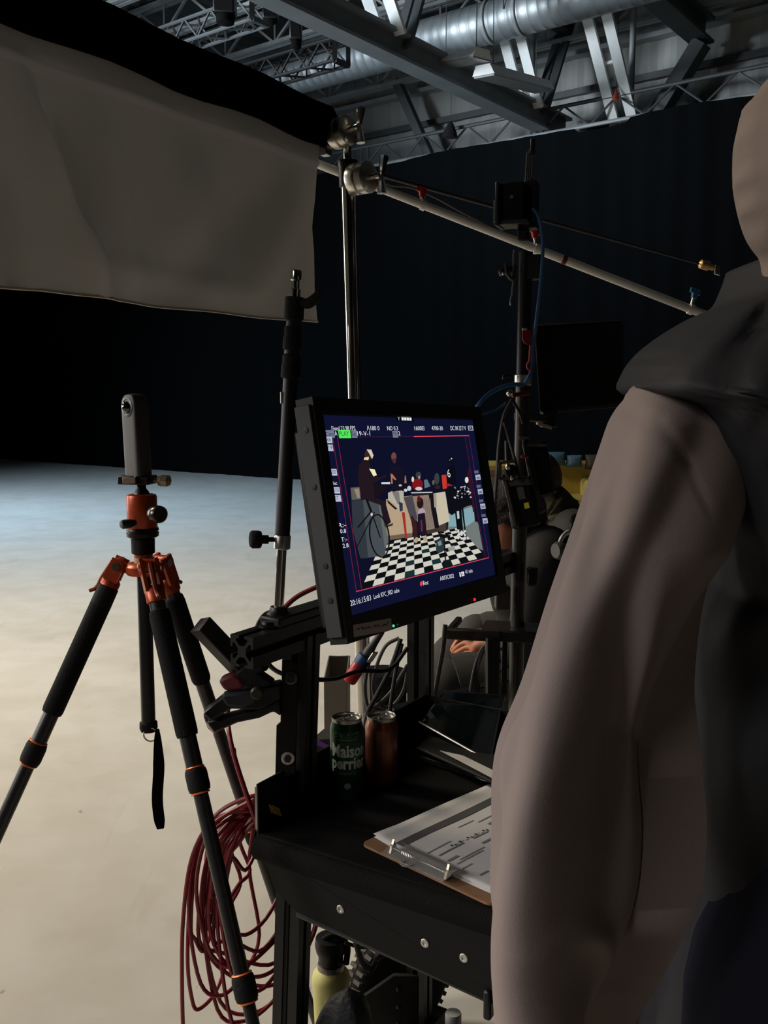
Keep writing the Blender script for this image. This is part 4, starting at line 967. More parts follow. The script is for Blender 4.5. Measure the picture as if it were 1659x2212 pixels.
# clear clip with chrome spring
cx_ = .098
GL = bpy.data.materials.new('clear_acrylic'); GL.use_nodes = True; g_ = GL.node_tree.nodes['Principled BSDF']; g_.inputs['Roughness'].default_value = .08; g_.inputs['Transmission Weight'].default_value = .85; g_.inputs['Base Color'].default_value = (.75, .75, .73, 1); g_.inputs['IOR'].default_value = 1.35
MB().prism([L(cx_ - .045, .004, .004), L(cx_ + .075, .004, .004), L(cx_ + .075, .022, .0055), L(cx_ - .045, .022, .0055)], Z * .0018).build('clip_base', GL, t, smooth=0)
m_ = MB(); m_.loft([[L(cx_ - .04, y, z), L(cx_ + .085, y, z), L(cx_ + .085, y, z + .0016), L(cx_ - .04, y, z + .0016)] for y, z in ((.036, .0105), (.024, .016), (.010, .017), (-.004, .013), (-.012, .012))])
cp_ = m_.build('clip_lever', GL, t, smooth=60)
MB().lathe(L(cx_ + .012, -.008, .0125), Z, [(.006, 0), (.0125, 0), (.013, .001), (.0125, .0022), (.006, .0022), (.006, 0)], n=24).build('hanging_ring', GL, t)
MB().cyl(L(cx_ - .043, .011, .012), L(cx_ + .078, .011, .012), .0016, n=8).build('hinge_pin', CHR, t)
m_ = MB(); m_.tube([L(cx_ - .02 + .034 * i / 60, .011 + .0034 * math.cos(i * 1.05), .012 + .0034 * math.sin(i * 1.05)) for i in range(61)], .0007, n=5, k=1, smooth=False); m_.build('spring', CHR, t)
for x in (cx_ - .04, cx_ + .072): MB().prism([L(x, .004, .005), L(x, .020, .005), L(x, .013, .026)], e1 * .004).build('clip_cheek', mat('polished_metal', (170, 160, 138), .4, 1.0), t, smooth=0)

# tablet leaning at the back of the tray, folder and loose papers
t = thing('tablet', 'dark glossy tablet lying tilted at the back of the tray beside the hooded person', 'tablet', P(1000, 1600, 1.95))
q = [P(905, 1560, 1.86), P(1062, 1648, 1.72), P(1090, 1500, 1.88), P(960, 1490, 1.96)]
nq = (q[1] - q[0]).cross(q[3] - q[0]).normalized()
if nq.y > 0: nq = -nq
MB().prism(q, -nq * .008).build('case', BLK, t, bevel=.002)
cq = sum(q, V((0, 0, 0))) / 4
MB().prism([cq + (p - cq) * .93 + nq * .0006 for p in q], -nq * .0005).build('glass', mat('tablet_glass', (10, 14, 16), .07, spec=.8, coat=.6), t, smooth=0)
MB().tube([q[0] + nq * .001, q[1] + nq * .001], .0022, n=6, k=1).build('lit_edge', STEEL, t)  # steel strip standing in for light caught along the tablet edge
t = thing('document_folder', 'black folder with white sheets poking out, on the tray behind the clipboard', 'folder', FZ(1000, 1668, ZT))
q = [FZ(880, 1640, ZT), FZ(1075, 1700, ZT), FZ(1100, 1650, ZT), FZ(935, 1602, ZT)]
q = [V((p.x, p.y, ZT + .002)) for p in q]
MB().prism(q, Z * .012).build('cover', mat('folder_black', (14, 14, 15), .7), t, bevel=.002)
q2 = [V((p.x, p.y, ZT + .022)) for p in (FZ(900, 1622, ZT + .02), FZ(1075, 1702, ZT + .02), FZ(1110, 1600, ZT + .02), FZ(950, 1568, ZT + .02))]
MB().prism(q2, Z * .006).build('cover', mat('folder_black', (14, 14, 15), .7), t, bevel=.002)
MB().prism([FZ(950, 1622, ZT + .031), FZ(1080, 1690, ZT + .031), FZ(1080, 1672, ZT + .031), FZ(1000, 1633, ZT + .031)], Z * .001).build('loose_sheet', PAP, t, smooth=0)
MB().prism([FZ(1002, 1660, ZT + .018), FZ(1040, 1686, ZT + .018), FZ(1090, 1694, ZT + .018), FZ(1060, 1675, ZT + .018)], Z * .001).build('loose_sheet', PAP, t, smooth=0)

# ================================================================== CLAMP, CABLES AT THE CART'S LEFT SIDE
Yc = Yp - .02
t = thing('spring_clamp', 'black spring clamp with dark red tips biting the cart post, handle pointing up left', 'clamp', P(600, 1500, Yc))
def pr(name, pts, Y, th, m, bev=.003): return MB().prism([P(x, y, Y) for x, y in pts], V((.0, th, 0))).build(name, m, t, bevel=bev)
h0, h1_ = P(432, 1348, Yc - .05), P(588, 1512, Yc + .0)
MB().bar(h0, h1_, .030, .030, V((.6, -.7, .3))).build('handle', mat('grey_black_handle', (34, 33, 33), .5, spec=.35), t, bevel=.002)
pr('upper_jaw', [(438, 1541), (478, 1508), (540, 1490), (604, 1478), (606, 1512), (560, 1534), (500, 1532), (455, 1558)], Yc - .035, .032, mat('jaw_steel', (32, 31, 31), .35, .5))
pr('lower_jaw', [(446, 1561), (463, 1584), (512, 1562), (560, 1552), (590, 1538), (606, 1548), (604, 1512), (560, 1530), (510, 1545)], Yc - .03, .032, MATS['jaw_steel'])
MB().tube([P(446, 1561, Yc - .04), P(463, 1584, Yc - .04)], .0022, n=6, k=1).build('jaw_lip', CHR, t)
pr('rubber_grip', [(476, 1505), (484, 1498), (550, 1492), (556, 1520), (520, 1532), (488, 1528)], Yc - .052, .02, mat('navy_rubber', (20, 23, 30), .6), .006)
pr('red_tip', [(470, 1472), (482, 1463), (502, 1455), (520, 1465), (530, 1486), (510, 1494), (484, 1494)], Yc - .048, .022, mat('dark_red_rubber', (94, 22, 34), .55), .006)
pr('grip_body', [(505, 1458), (540, 1424), (580, 1448), (560, 1456), (592, 1478), (560, 1490), (520, 1480)], Yc - .045, .03, RUB, .004)
MB().lathe(P(556, 1496, Yc - .055), V((0, -1, 0)), [(.011, 0), (.011, .005), (.008, .008), (.0001, .008)], n=20).build('pivot', mat('taupe_metal', (44, 39, 33), .45, .4), t)
REDC = mat('dark_red_cable', (122, 22, 36), .42, spec=.45)
BLC = mat('black_cable', (20, 20, 21), .5, spec=.4); BLUC = mat('blue_cable', (48, 92, 140), .5); GRC = mat('grey_black_cable', (56, 54, 52), .55)
def cable(label, pts, r, m, Y=None, n=8, name='cable', group=None):
    ps = [P(p[0], p[1], p[2] if len(p) > 2 else Y) for p in pts]
    o = MB().tube(ps, r, n=n, k=8).build(name, m); return tag(o, label, 'cable', group)
# the hanging coil: one long cable, loop after loop
random.seed(12); pts = []
loops = [(546, 1722, 396, 1960, 2330, 470, 600, 1900), (540, 1726, 408, 1940, 2150, 480, 560, 2000), (542, 1740, 440, 1900, 2000, 470, 520, 1880), (540, 1744, 456, 1890, 1960, 480, 540, 1860), (548, 1716, 412, 1960, 2055, 440, 470, 1930), (556, 1728, 405, 2020, 2180, 430, 500, 1990), (545, 1730, 425, 1900, 2090, 520, 630, 1960), (560, 1735, 436, 1930, 2205, 530, 640, 2050),
         (550, 1742, 442, 1980, 2190, 540, 650, 1960), (556, 1750, 452, 1960, 2110, 560, 660, 1900), (552, 1745, 446, 2000, 2130, 580, 690, 1950), (560, 1756, 460, 1940, 2020, 530, 620, 1850), (556, 1760, 470, 1960, 2235, 560, 660, 2120),
         (550, 1738, 430, 1990, 2085, 580, 680, 1980), (556, 1766, 476, 1930, 2140, 560, 640, 2060), (560, 1770, 484, 1900, 1880, 530, 580, 1830), (552, 1760, 462, 1990, 2055, 560, 640, 1990)]
for k, (tx_, ty, lx, ly, by, bx, rx, ry) in enumerate(loops):
    yk = 1.555 + .05 * ((k * 5) % 14) / 14
    if k == 0:
        pts += [P(398, 2300, yk), P(393, 2120, yk)]
        pts += [P(396, 1980, yk), P(415, 1850, yk), P(462, 1765, yk), P(520, 1728, yk), P(558, 1722, yk)]; continue
    pts += [P(lx + (tx_ - lx) * .38, ty + 55, yk), P(lx + 12, (ty + ly) / 2 + 20, yk), P(lx, ly + 40, yk), P(lx + (bx - lx) * .35, by - 26, yk + .01), P(bx, by, yk + .012), P(bx + (rx - bx) * .6, by - 50, yk + .06), P(rx, ry + 20, yk + .10), P(rx - 22, (ty + ry) / 2 + 10, yk + .09), P(tx_ + 10, ty + 10, yk + .03)]
o = MB().tube(pts, .0036, n=7, k=5).build('cable_coil', REDC); tag(o, 'coil of dark red cable hanging in many loops off the left corner of the cart', 'cable')
cable('red cable rising from the coil past the spring clamp to the crossbar', [(600, 1900, 1.62), (566, 1812, 1.58), (545, 1752, 1.545), (514, 1660, 1.55), (496, 1590, 1.57), (492, 1530, 1.62), (500, 1460, 1.60), (520, 1412, 1.56)], .0042, REDC)
cable('dark red cable curving from the crossbar up behind the monitor', [(600, 1330, 1.70), (630, 1298, 1.72), (660, 1279, 1.73), (700, 1264, 1.74), (760, 1258, 1.78)], .0048, REDC)
cable('black cable from under the crossbar, behind the post, to the red and blue plug', [(572, 1415, 1.66), (585, 1440, 1.68), (612, 1456, 1.72), (660, 1466, 1.76), (720, 1467, 1.80), (775, 1450, 1.84), (840, 1446, 1.88), (880, 1400, 1.92)], .0045, BLC)
cable('short black cable looping over the end of the crossbar beside the pole', [(552, 1372, 1.54), (560, 1345, 1.55), (576, 1326, 1.57), (596, 1322, 1.6)], .0045, BLC)
# bent tube behind the tripod leg = cart push handle
o = MB().tube([P(500, 1618, 1.9), P(505, 1670, 1.9), P(518, 1712, 1.9), P(560, 1790, 1.9), P(606, 1860, 1.9)], .0095, n=12).build('push_handle', RUB, cart)

# ------------------------------------------------------------------ behind and under the cart
t = thing('power_plug', 'red and blue power plug hanging under the monitor', 'plug', P(765, 1470, 1.86))
a_, b_ = P(752, 1474, 1.86), P(800, 1402, 1.86); d = (b_ - a_).normalized(); L_ = (b_ - a_).length
MB().lathe(a_, d, [(.001, 0), (.012, .002), (.0145, .006), (.0145, L_ * .52), (.012, L_ * .56)], n=18).build('red_shell', REDP, t)
MB().lathe(a_ + d * L_ * .54, d, [(.0148, 0), (.0155, .003), (.0155, L_ * .24), (.012, L_ * .28)], n=18).build('blue_ring', mat('plug_blue', (34, 62, 110), .45), t)
MB().lathe(a_ + d * L_ * .8, d, [(.010, 0), (.0105, .012), (.0075, .03), (.006, .06)], n=16).build('strain_relief', GRC, t)
MB().box(a_ + d * L_ * .86 + V((.010, -.010, -.004)), d * .012, V((.006, 0, 0)), V((0, .005, 0))).build('latch', STEEL, t, bevel=.002)
t = thing('equipment_case', 'tall round black case with a lid standing behind the cart cans', 'case', V((P(828, 1460, 2.7).x, 2.7, 0)))
zc_ = P(828, 1440, 2.7).z; rr_ = 52 * pxm(2.7)
MB().lathe(V((P(828, 1460, 2.7).x, 2.7, 0)), Z, [(.001, 0), (rr_ * .96, 0), (rr_, .01), (rr_, zc_ - .07)], n=32).build('drum', RUB, t)
MB().lathe(V((P(828, 1460, 2.7).x, 2.7, zc_ - .075)), Z, [(rr_ * 1.03, 0), (rr_ * 1.04, .008), (rr_ * 1.03, .05), (rr_ * .98, .062), (.001, .068)], n=32).build('lid', BLK, t)
cable('black cable hanging in loops just right of the red and blue plug', [(812, 1385, 2.0), (795, 1440, 2.0), (788, 1490, 2.0), (800, 1530, 2.0), (840, 1500, 2.02), (872, 1450, 2.02), (880, 1440, 2.02), (872, 1490, 2.03), (846, 1525, 2.03), (815, 1520, 2.02), (806, 1470, 2.01), (830, 1400, 2.0), (862, 1378, 2.0)], .0040, GRC)
cable('black cable running straight down in front of the round case', [(866, 1380, 1.94), (845, 1440, 1.92), (815, 1500, 1.90), (792, 1545, 1.88), (786, 1600, 1.86)], .0048, BLC)
cable('thick black cable hanging just left of the rear cart post', [(868, 1390, 1.97), (855, 1450, 1.96), (842, 1540, 1.95), (836, 1620, 1.94)], .0045, BLC)
cable('black cable hanging straight between the rear post and the seated person', [(962, 1350, 2.1), (957, 1400, 2.1), (948, 1450, 2.1), (938, 1510, 2.1)], .0055, BLC)
bx_ = P(730, 1596, 3.7); gl = V((bx_.x, bx_.y, 0)); hz_ = P(730, 1441, 3.7).z
t = thing('storage_bin', 'narrow grey open bin on the floor behind the green can', 'bin', gl)
GB = mat('grey_card', (118, 112, 106), .8, var=.06); w2 = .042; dpt = .16
m_ = MB(); rp = .0025
for c_, e_x, e_y in ((V((-w2, 0, 0)), V((rp, 0, 0)), V((0, dpt, 0))), (V((w2, 0, 0)), V((rp, 0, 0)), V((0, dpt, 0))), (V((0, -dpt, 0)), V((w2, 0, 0)), V((0, rp, 0))), (V((0, dpt, 0)), V((w2, 0, 0)), V((0, rp, 0)))):
    m_.box(gl + c_ + Z * hz_ / 2, e_x, e_y, Z * hz_ / 2)
m_.box(gl + Z * .004, V((w2, 0, 0)), V((0, dpt, 0)), Z * .004)
m_.build('bin_body', GB, t, smooth=0)
MB().tube([gl + V((-w2, -dpt, hz_)), gl + V((w2, -dpt, hz_)), gl + V((w2, dpt, hz_)), gl + V((-w2, dpt, hz_))], .004, n=6, k=1, smooth=False, closed=True).build('bin_rim', mat('grey_rim', (96, 94, 90), .7), t)
sb = MB().prism([P(672, 1597, 1.74), P(716, 1597, 1.74), P(716, 1650, 1.74), P(672, 1650, 1.74)], V((.02, .06, 0))).build('side_pocket', mat('pocket_grey', (40, 38, 36), .8), cart, bevel=.002)
MB().prism([P(676, 1599, 1.738), P(688, 1599, 1.738), P(713, 1611, 1.738), P(702, 1617, 1.738), P(676, 1606, 1.738)], V((0, .0012, 0))).build('tape_strip', mat('purple_tape', (112, 70, 144), .7), sb, smooth=0)
bar0, bar1 = P(842, 1552, 2.06), P(1090, 1488, 2.35)
o = MB().bar(bar0, bar1, .03, .05, Z).build('cross_bar', BLKM, bevel=.003); cart_bar = o; tag(o, 'black flat bar crossing behind the tray in front of the seated legs', 'bar')

# under the tray
YB_ = 1.72; bt_ = V((P(715, 2120, YB_).x, YB_, .105))
t = thing('water_bottle', 'pale yellow water bottle with a black handled lid under the cart tray', 'bottle', bt_)
mz = lambda y: P(715, y, YB_).z; MW = pxm(YB_); z_sh = mz(2096); 
MB().lathe(bt_, Z, [(.001, 0), (.022, 0), (.025, .006), (.036, mz(2125) - bt_.z), (.0372, mz(2112) - bt_.z), (.035, mz(2102) - bt_.z), (.026, mz(2090) - bt_.z), (.022, mz(2086) - bt_.z)], n=32).build('bottle_body', mat('pale_yellow', (206, 202, 128), .5), t)
MB().lathe(V((bt_.x, bt_.y, mz(2092))), Z, [(.026, 0), (.0265, .008), (.025, .012)], n=28).build('neck_band', mat('bottle_steel', (150, 144, 132), .35, .8), t)
MB().lathe(V((bt_.x, bt_.y, mz(2086))), Z, [(.022, 0), (.024, .004), (.024, .022), (.028, .030), (.031, .044), (.029, .058), (.012, .062), (.001, .062)], n=28).build('lid', BLK, t)
lz_ = mz(2086) + .058
MB().tube([V((bt_.x + .030, bt_.y - .006, lz_ - .05)), V((bt_.x + .032, bt_.y - .010, lz_ - .01)), V((bt_.x + .014, bt_.y - .014, lz_ + .012)), V((bt_.x - .008, bt_.y - .01, lz_ + .006)), V((bt_.x - .02, bt_.y, lz_ - .02))], .006, n=8).build('carry_loop', RUB, t)
sk = P(752, 2140, 1.58); rings = []
for j in range(17):
    f = j / 16; z_ = .108 + f * (sk.z + .012 - .108); r_ = max(.001, .085 * (1 - f ** 4) ** .5 * (1 - .25 * f))
    rings.append([V((sk.x - .02 * (1 - f), sk.y + .01 * math.sin(f * 5), z_)) + V((math.cos(a), math.sin(a) * .8, 0)) * r_ * (1 + .08 * math.sin(3 * a + f * 6) + .05 * math.sin(7 * a + f * 11)) for a in [2 * PI * i / 36 for i in range(36)]])
o = MB().loft(rings).build('cloth_bag', mat('navy_black_nylon', (22, 24, 30), .6, bump=.3, bscale=120), smooth=180); tag(o, 'slumped black nylon bag on the lower deck of the cart', 'bag')
o = None
t = thing('capped_bottle', 'small bottle with a pale grey cap on the lower deck right of the wheel', 'bottle', V((P(979, 2200, 1.9).x, 1.9, .104)))
cb_ = V((P(979, 2200, 1.9).x, 1.9, .104)); ct = P(979, 2186, 1.9).z
MB().lathe(cb_, Z, [(.001, 0), (.03, 0), (.033, .005), (.033, ct - .164), (.018, ct - .134), (.016, ct - .13)], n=24).build('bottle_body', mat('clear_grey_plastic', (120, 124, 122), .25), t)
MB().lathe(cb_ + Z * (ct - .132), Z, [(.0165, 0), (.0178, .002), (.0178, .022), (.016, .027), (.001, .028)], n=28).build('cap', mat('pale_grey_cap', (166, 168, 166), .5), t)
t = thing('blue_connector', 'blue-collared black connector hanging under the tray front', 'connector', P(835, 2050, 1.62))
a_, b_ = P(812, 2076, 1.60), P(848, 2028, 1.62); d = (b_ - a_).normalized(); L_ = (b_ - a_).length
MB().lathe(a_, d, [(.0055, 0), (.008, .004), (.008, L_ * .5), (.007, L_ * .55)], n=14).build('plug', BLC, t)
for f in (.55, .74, .92): MB().lathe(a_ + d * L_ * f, d, [(.0085, 0), (.0115, .002), (.0115, .006), (.0085, .008)], n=14).build('blue_ring', mat('violet_blue_plastic', (96, 110, 176), .45), t)
cable('black cable looping down under the tray to the blue-collared connector', [(762, 2002, 1.56), (770, 2040, 1.57), (782, 2078, 1.58), (800, 2094, 1.59), (812, 2078, 1.60)], .0052, BLC)
cable('thin black cable running level under the tray to the blue-collared connector', [(745, 2036, 1.66), (780, 2046, 1.66), (825, 2042, 1.65)], .0034, BLC)
# ================================================================== GEAR STACK BEHIND THE MONITOR
YG = 2.25; MG = pxm(YG)
g0, g1 = P(1116, 1420, YG), P(1136, 545, YG)
gdir = (g1 - g0).normalized(); gft = g0 - gdir * ((g0.z - .06) / gdir.z)
gx = lambda y: 1116 + (1420 - y) * 20 / 875
gs_ = thing('gear_stand', 'black pole stand loaded with small monitors and receivers, right of the big monitor', 'stand', V((gft.x, gft.y, 0)))
MB().cyl(gft, P(gx(815), 815, YG), .0175, n=18).build('lower_pole', mat('grey_pole', (62, 60, 57), .35, .6), gs_)
MB().cyl(P(gx(835), 835, YG), g1, .0165, n=18).build('upper_pole', BLK, gs_)
MB().lathe(P(gx(833), 833, YG), gdir, [(.018, 0), (.021, .002), (.021, .024), (.018, .026)], n=20).build('silver_collar', STEEL, gs_)
MB().tube([P(1102, 812, YG - .02), P(1090, 812, YG - .02), P(1088, 820, YG - .02)], .004, n=8, k=3).build('collar_knob', BLK, gs_)
for k, a in enumerate((20, 140, 260)):
    d = V((math.cos(math.radians(a)), math.sin(math.radians(a)), 0)); MB().tube([gft + Z * .03, gft + d * .10, V((gft.x, gft.y, .014)) + d * .19], .012, n=10).build('leg', BLKM, gs_)
MB().box(P(1112, 1365, YG - .01), V((.075, -.02, 0)), V((.012, .05, 0)), Z * .014).build('shelf_plate', BLKM, gs_, bevel=.004)
MB().box(P(1085, 1290, YG - .03), V((.017, 0, 0)), V((0, .015, 0)), Z * .028).build('side_clamp', mat('clamp_grey', (60, 58, 56), .4, .4), gs_, bevel=.004)
MB().box(P(1150, 1245, YG - .03), V((.012, 0, 0)), V((0, .012, 0)), Z * .022).build('side_clamp', BLK, gs_, bevel=.004)
# worn bracket arm
t = thing('bracket_arm', 'worn black metal bracket arm sticking out in front of the seated hands', 'bracket', P(1020, 1372, YG))
m_ = MB(); m_.bar(P(965, 1368, YG - .02), P(1082, 1374, YG - .05), .02, .026, Z); m_.build('bar', mat('worn_black_metal', (40, 34, 30), .4, .5, var=.7, vscale=35), t, bevel=.003)
MB().bar(P(968, 1366, YG - .02), P(992, 1338, YG + .12), .016, .016, Z).build('hooked_end', MATS['worn_black_metal'], t, bevel=.004)
MB().bar(P(1064, 1376, YG - .05), P(1062, 1512, YG - .05), .034, .02, V((0, 1, 0))).build('drop_post', BLKM, t, bevel=.002)
MB().bar(P(1052, 1380, YG - .062), P(1052, 1500, YG - .062), .004, .003, V((0, 1, 0))).build('worn_edge', MATS['worn_edge'], t)
MB().bar(P(1090, 1385, YG - .03), P(1088, 1500, YG - .03), .012, .012, V((0, 1, 0))).build('link', BLKM, t)
for y in (1402, 1450, 1478): MB().bar(P(1070, y, YG - .04), P(1092, y, YG - .03), .006, .006, Z).build('rung', mat('rung_grey', (80, 78, 74), .4, .5), t)
for k in range(5):
    cable('grey-black cable of the bundle arching beside the bracket drop post', [(1052 - k * 2, 1388 + k * 5, YG - .02), (1036 - k * 1, 1410 + k * 8, YG - .02), (1022 + k * 3, 1455 + k * 4, YG - .02 + .004 * k), (1012 + k * 6, 1520, YG - .02)], .0034, GRC, group='cable bundle by the bracket')
# receiver with antennas on top of the stack
t = thing('wireless_receiver', 'black wireless receiver box with antennas at the top of the gear stand', 'receiver', P(1115, 486, YG))
rx_, ry_ = V((.94, -.34, 0)), V((.34, .94, 0))
def bx(name, px, py, w_, h_, d_, m, parent, Y=YG, ex_=rx_, ey_=ry_, tilt=0, bev=.002):
    e_ = ex_ * math.cos(tilt) + Z * math.sin(tilt); z_ = Z * math.cos(tilt) - ex_ * math.sin(tilt)
    return MB().box(P(px, py, Y), e_ * w_ * MG / 2, ey_ * d_, z_ * h_ * MG / 2).build(name, m, parent, bevel=bev)
bx('housing', 1108, 444, 58, 86, .03, mat('gloss_black', (12, 12, 13), .25), t, bev=.004)
bx('rear_plate', 1148, 444, 26, 96, .02, BLKM, t)
bx('frame_edge', 1080, 446, 7, 88, .034, mat('frame_grey', (56, 55, 54), .4, .5), t)
bx('screen_edge', 1074, 462, 3, 44, .03, mat('pale_edge', (170, 178, 190), .2, .5), t, bev=.0005)
bx('base_tray', 1110, 484, 72, 10, .034, mat('frame_grey', (56, 55, 54), .4, .5), t)
bx('button_pad', 1113, 447, 13, 28, .0312, mat('pad_grey', (50, 48, 52), .5), t, bev=.001)
MB().cyl(P(1105, 425, YG - .034), P(1105, 425, YG - .032), .0045, n=14).build('round_button', mat('button_silver', (120, 116, 112), .4, .5), t)
for k, (x0, x1, y0, y1) in enumerate(((1136, 1139, 395, 330), (1141, 1142, 392, 326), (1145, 1145, 390, 322), (1149, 1151, 388, 318))):
    MB().tube([P(x0 - 3, y0 + 8, YG), P(x0, y0 - 15, YG), P(x1, y1, YG)], .0022, n=7, k=4).build('antenna', mat('antenna_sheen', (112, 110, 106), .3, .6), t)
bx('antenna_holder', 1151, 318, 9, 34, .006, BLK, t); bx('red_ferrule', 1148, 390, 6, 13, .004, REDP, t); bx('silver_ferrule', 1147, 400, 6, 8, .004, STEEL, t, bev=.001)
bx('swivel_mount', 1131, 504, 22, 34, .014, BLKM, t, bev=.004)
o = bx('lens_box', 1150, 578, 42, 50, .02, BLK, None, bev=.004); tag(o, 'small matte black box on the gear stand just below the white tube', 'box')
t = thing('knuckle_clamp', 'grey knuckle clamp on the left of the gear stand pole', 'clamp', P(1100, 585, YG))
MB().bar(P(1078, 590, YG - .02), P(1114, 578, YG - .01), .016, .016, Z).build('arm', mat('knuckle_grey', (66, 64, 62), .4, .4), t, bevel=.004)
MB().tube([P(1092, 570, YG - .025), P(1095, 590, YG - .03), P(1108, 602, YG - .02), P(1112, 572, YG - .02)], .0045, n=8).build('jaw', MATS['knuckle_grey'], t)
MB().sphere(P(1087, 591, YG - .035), .0038, 10, 6).build('screw_tip', CHR, t)
m_ = MB(); rnd = random.Random(4); pts = [P(1112 - i * .9 + rnd.uniform(-2, 2), 540 + i * 12, YG - .019) for i in range(11)]
m_.tube(pts, .0022, n=6, k=3); o = m_.build('tape_edge', mat('crinkled_tape', (150, 150, 148), .3, .5)); tag(o, 'crinkled silvery tape edge down the side of the gear stand pole', 'tape')
t = thing('red_tag', 'dark red rounded tag clipped to the gear stand pole', 'tag', P(1139, 728, YG - .03))
m_ = MB(); rp = [P(1128, 712, YG - .03), P(1150, 712, YG - .03), P(1150, 744, YG - .03), P(1140, 745, YG - .03), P(1131, 740, YG - .03), P(1128, 730, YG - .03)]
m_.prism(rp, V((0, .006, 0))); m_.build('tag_body', mat('crimson_tag', (120, 18, 42), .45), t, bevel=.002); bx('tag_clip', 1134, 711, 10, 5, .006, STEEL, t, Y=YG - .03, bev=.001)
cable('thin red cord with an orange hook hanging on the gear stand', [(1146, 745, YG - .03), (1145, 760, YG - .03), (1144, 778, YG - .03), (1139, 788, YG - .03), (1142, 798, YG - .03), (1148, 797, YG - .03)], .0028, mat('orange_red_cord', (160, 52, 40), .5), name='cord')
t = thing('red_bar_mount', 'red metal link with a silver ball end on the gear stand pole', 'mount', P(1122, 852, YG - .03))
MB().bar(P(1106, 854, YG - .04), P(1143, 848, YG - .03), .013, .01, Z).build('link', mat('red_anodised', (118, 30, 32), .35, .5), t, bevel=.002)
MB().sphere(P(1101, 849, YG - .045), .0085, 14, 8).build('ball_end', CHR, t)
cable('blue cable hanging from the receiver down the gear stand', [(1151, 450, YG - .03), (1163, 468, YG - .03), (1171, 505, YG - .03), (1172, 550, YG - .03), (1167, 620, YG - .03), (1159, 690, YG - .03), (1153, 740, YG - .02), (1150, 790, YG - .02), (1142, 815, YG - .03), (1133, 830, YG - .03)], .0042, BLUC)
cable('blue cable curving from the gear stand down to the top corner of the big monitor', [(1130, 831, YG - .03), (1105, 831, YG - .035), (1080, 838, YG - .04), (1055, 852, YG - .05), (1034, 874, YG - .06), (1020, 900, YG - .04)], .0052, BLUC)
cable('thin blue cable sagging behind the thicker blue one', [(1094, 870, YG - .0), (1075, 884, YG), (1050, 893, YG), (1020, 897, YG)], .0028, mat('dim_blue_cable', (30, 52, 84), .5))
cable('black cable bowing down the left side of the gear stand', [(1106, 862, YG - .05), (1088, 900, YG - .06), (1078, 960, YG - .07), (1074, 1020, YG - .08), (1069, 1090, YG - .08), (1070, 1120, YG - .08)], .0044, GRC)
cable('taut black cable crossing in front of the small monitors', [(1089, 912, YG - .07), (1100, 950, YG - .07), (1114, 1000, YG - .08), (1122, 1035, YG - .08)], .0036, GRC)
cable('black cable slanting down from the red link to the pole', [(1104, 860, YG - .05), (1122, 890, YG - .05), (1130, 915, YG - .04)], .0034, BLC)
# hooded monitor seen from the back
t = thing('hooded_monitor', 'large unlit black monitor seen from the back, right of the gear stand', 'monitor', P(1245, 890, 2.5))
m_ = MB(); q = [P(1152, 700, 2.42), P(1345, 690, 2.6), P(1345, 880, 2.6), P(1165, 895, 2.42)]
m_.prism(q, V((.02, .06, 0))); m_.build('back_shell', mat('matt_black_shell', (9, 9, 10), .8, spec=.15), t, bevel=.012)
MB().box(P(1185, 905, 2.45), V((.02, 0, 0)), V((0, .02, 0)), Z * .022).build('tilt_mount', BLK, t, bevel=.004)
MB().box(P(1175, 919, 2.42), V((.018, 0, -.006)), V((0, .014, 0)), Z * .004).build('foot_plate', mat('beige_plate', (138, 118, 104), .5), t)
MB().bar(P(1185, 905, 2.45), P(1118, 900, YG), .02, .02, Z).build('support_arm', BLK, t, bevel=.003)
# small field monitors
tl_ = -.24
t = thing('field_monitor', 'small black field monitor with a yellow sticker on the gear stand', 'monitor', P(1130, 1140, YG - .06))
bx('body', 1128, 1088, 54, 100, .012, mat('gloss_black', (12, 12, 13), .25), t, Y=YG - .07, tilt=-tl_, bev=.003)
bx('side_rail', 1103, 1080, 9, 112, .016, mat('rail_grey', (78, 76, 70), .4, .5), t, Y=YG - .07, tilt=-tl_, bev=.002)
bx('top_cap', 1118, 1040, 60, 18, .018, mat('cap_grey', (42, 43, 43), .5), t, Y=YG - .07, tilt=.1, bev=.004)
bx('side_knob', 1112, 1122, 16, 36, .012, MATS['cap_grey'], t, Y=YG - .075, tilt=-tl_, bev=.003)
bx('yellow_sticker', 1140, 1091, 10.5, 12, .0126, mat('yellow_sticker', (206, 186, 40), .6), t, Y=YG - .080, tilt=-tl_, bev=.0004)
bx('grey_label', 1128, 1064, 15, 27, .0126, mat('label_grey', (58, 52, 54), .6), t, Y=YG - .071, tilt=-tl_, bev=.0004)
t = thing('field_monitor', 'small black monitor with a sun hood above the yellow-stickered one', 'monitor', P(1165, 1110, YG - .02))
bx('panel', 1172, 1012, 36, 112, .012, BLK, t, Y=YG - .02, tilt=.22, bev=.003)
bx('side_rail', 1150, 1035, 10, 150, .014, MATS['cap_grey'], t, Y=YG - .04, tilt=.22, bev=.003)
bx('hood_top', 1155, 962, 46, 5, .02, mat('hood_grey', (64, 62, 60), .5), t, Y=YG - .03, tilt=.05, bev=.001)
bx('hot_shoe_knob', 1132, 946, 20, 6, .006, MATS['knuckle_grey'], t, Y=YG - .03, bev=.001); bx('knob_stem', 1131, 956, 6, 16, .004, MATS['knuckle_grey'], t, Y=YG - .03, bev=.001); bx('red_button', 1134, 987, 17, 6, .006, REDP, t, Y=YG - .05, tilt=-.2, bev=.002)
bx('bottom_bracket', 1166, 1098, 22, 6, .012, MATS['hood_grey'], t, Y=YG - .05, tilt=-.6, bev=.001)
t = thing('swivel_arm', 'silver and black swivel arm left of the small field monitors', 'mount', P(1100, 1020, YG - .08))
m_ = MB()
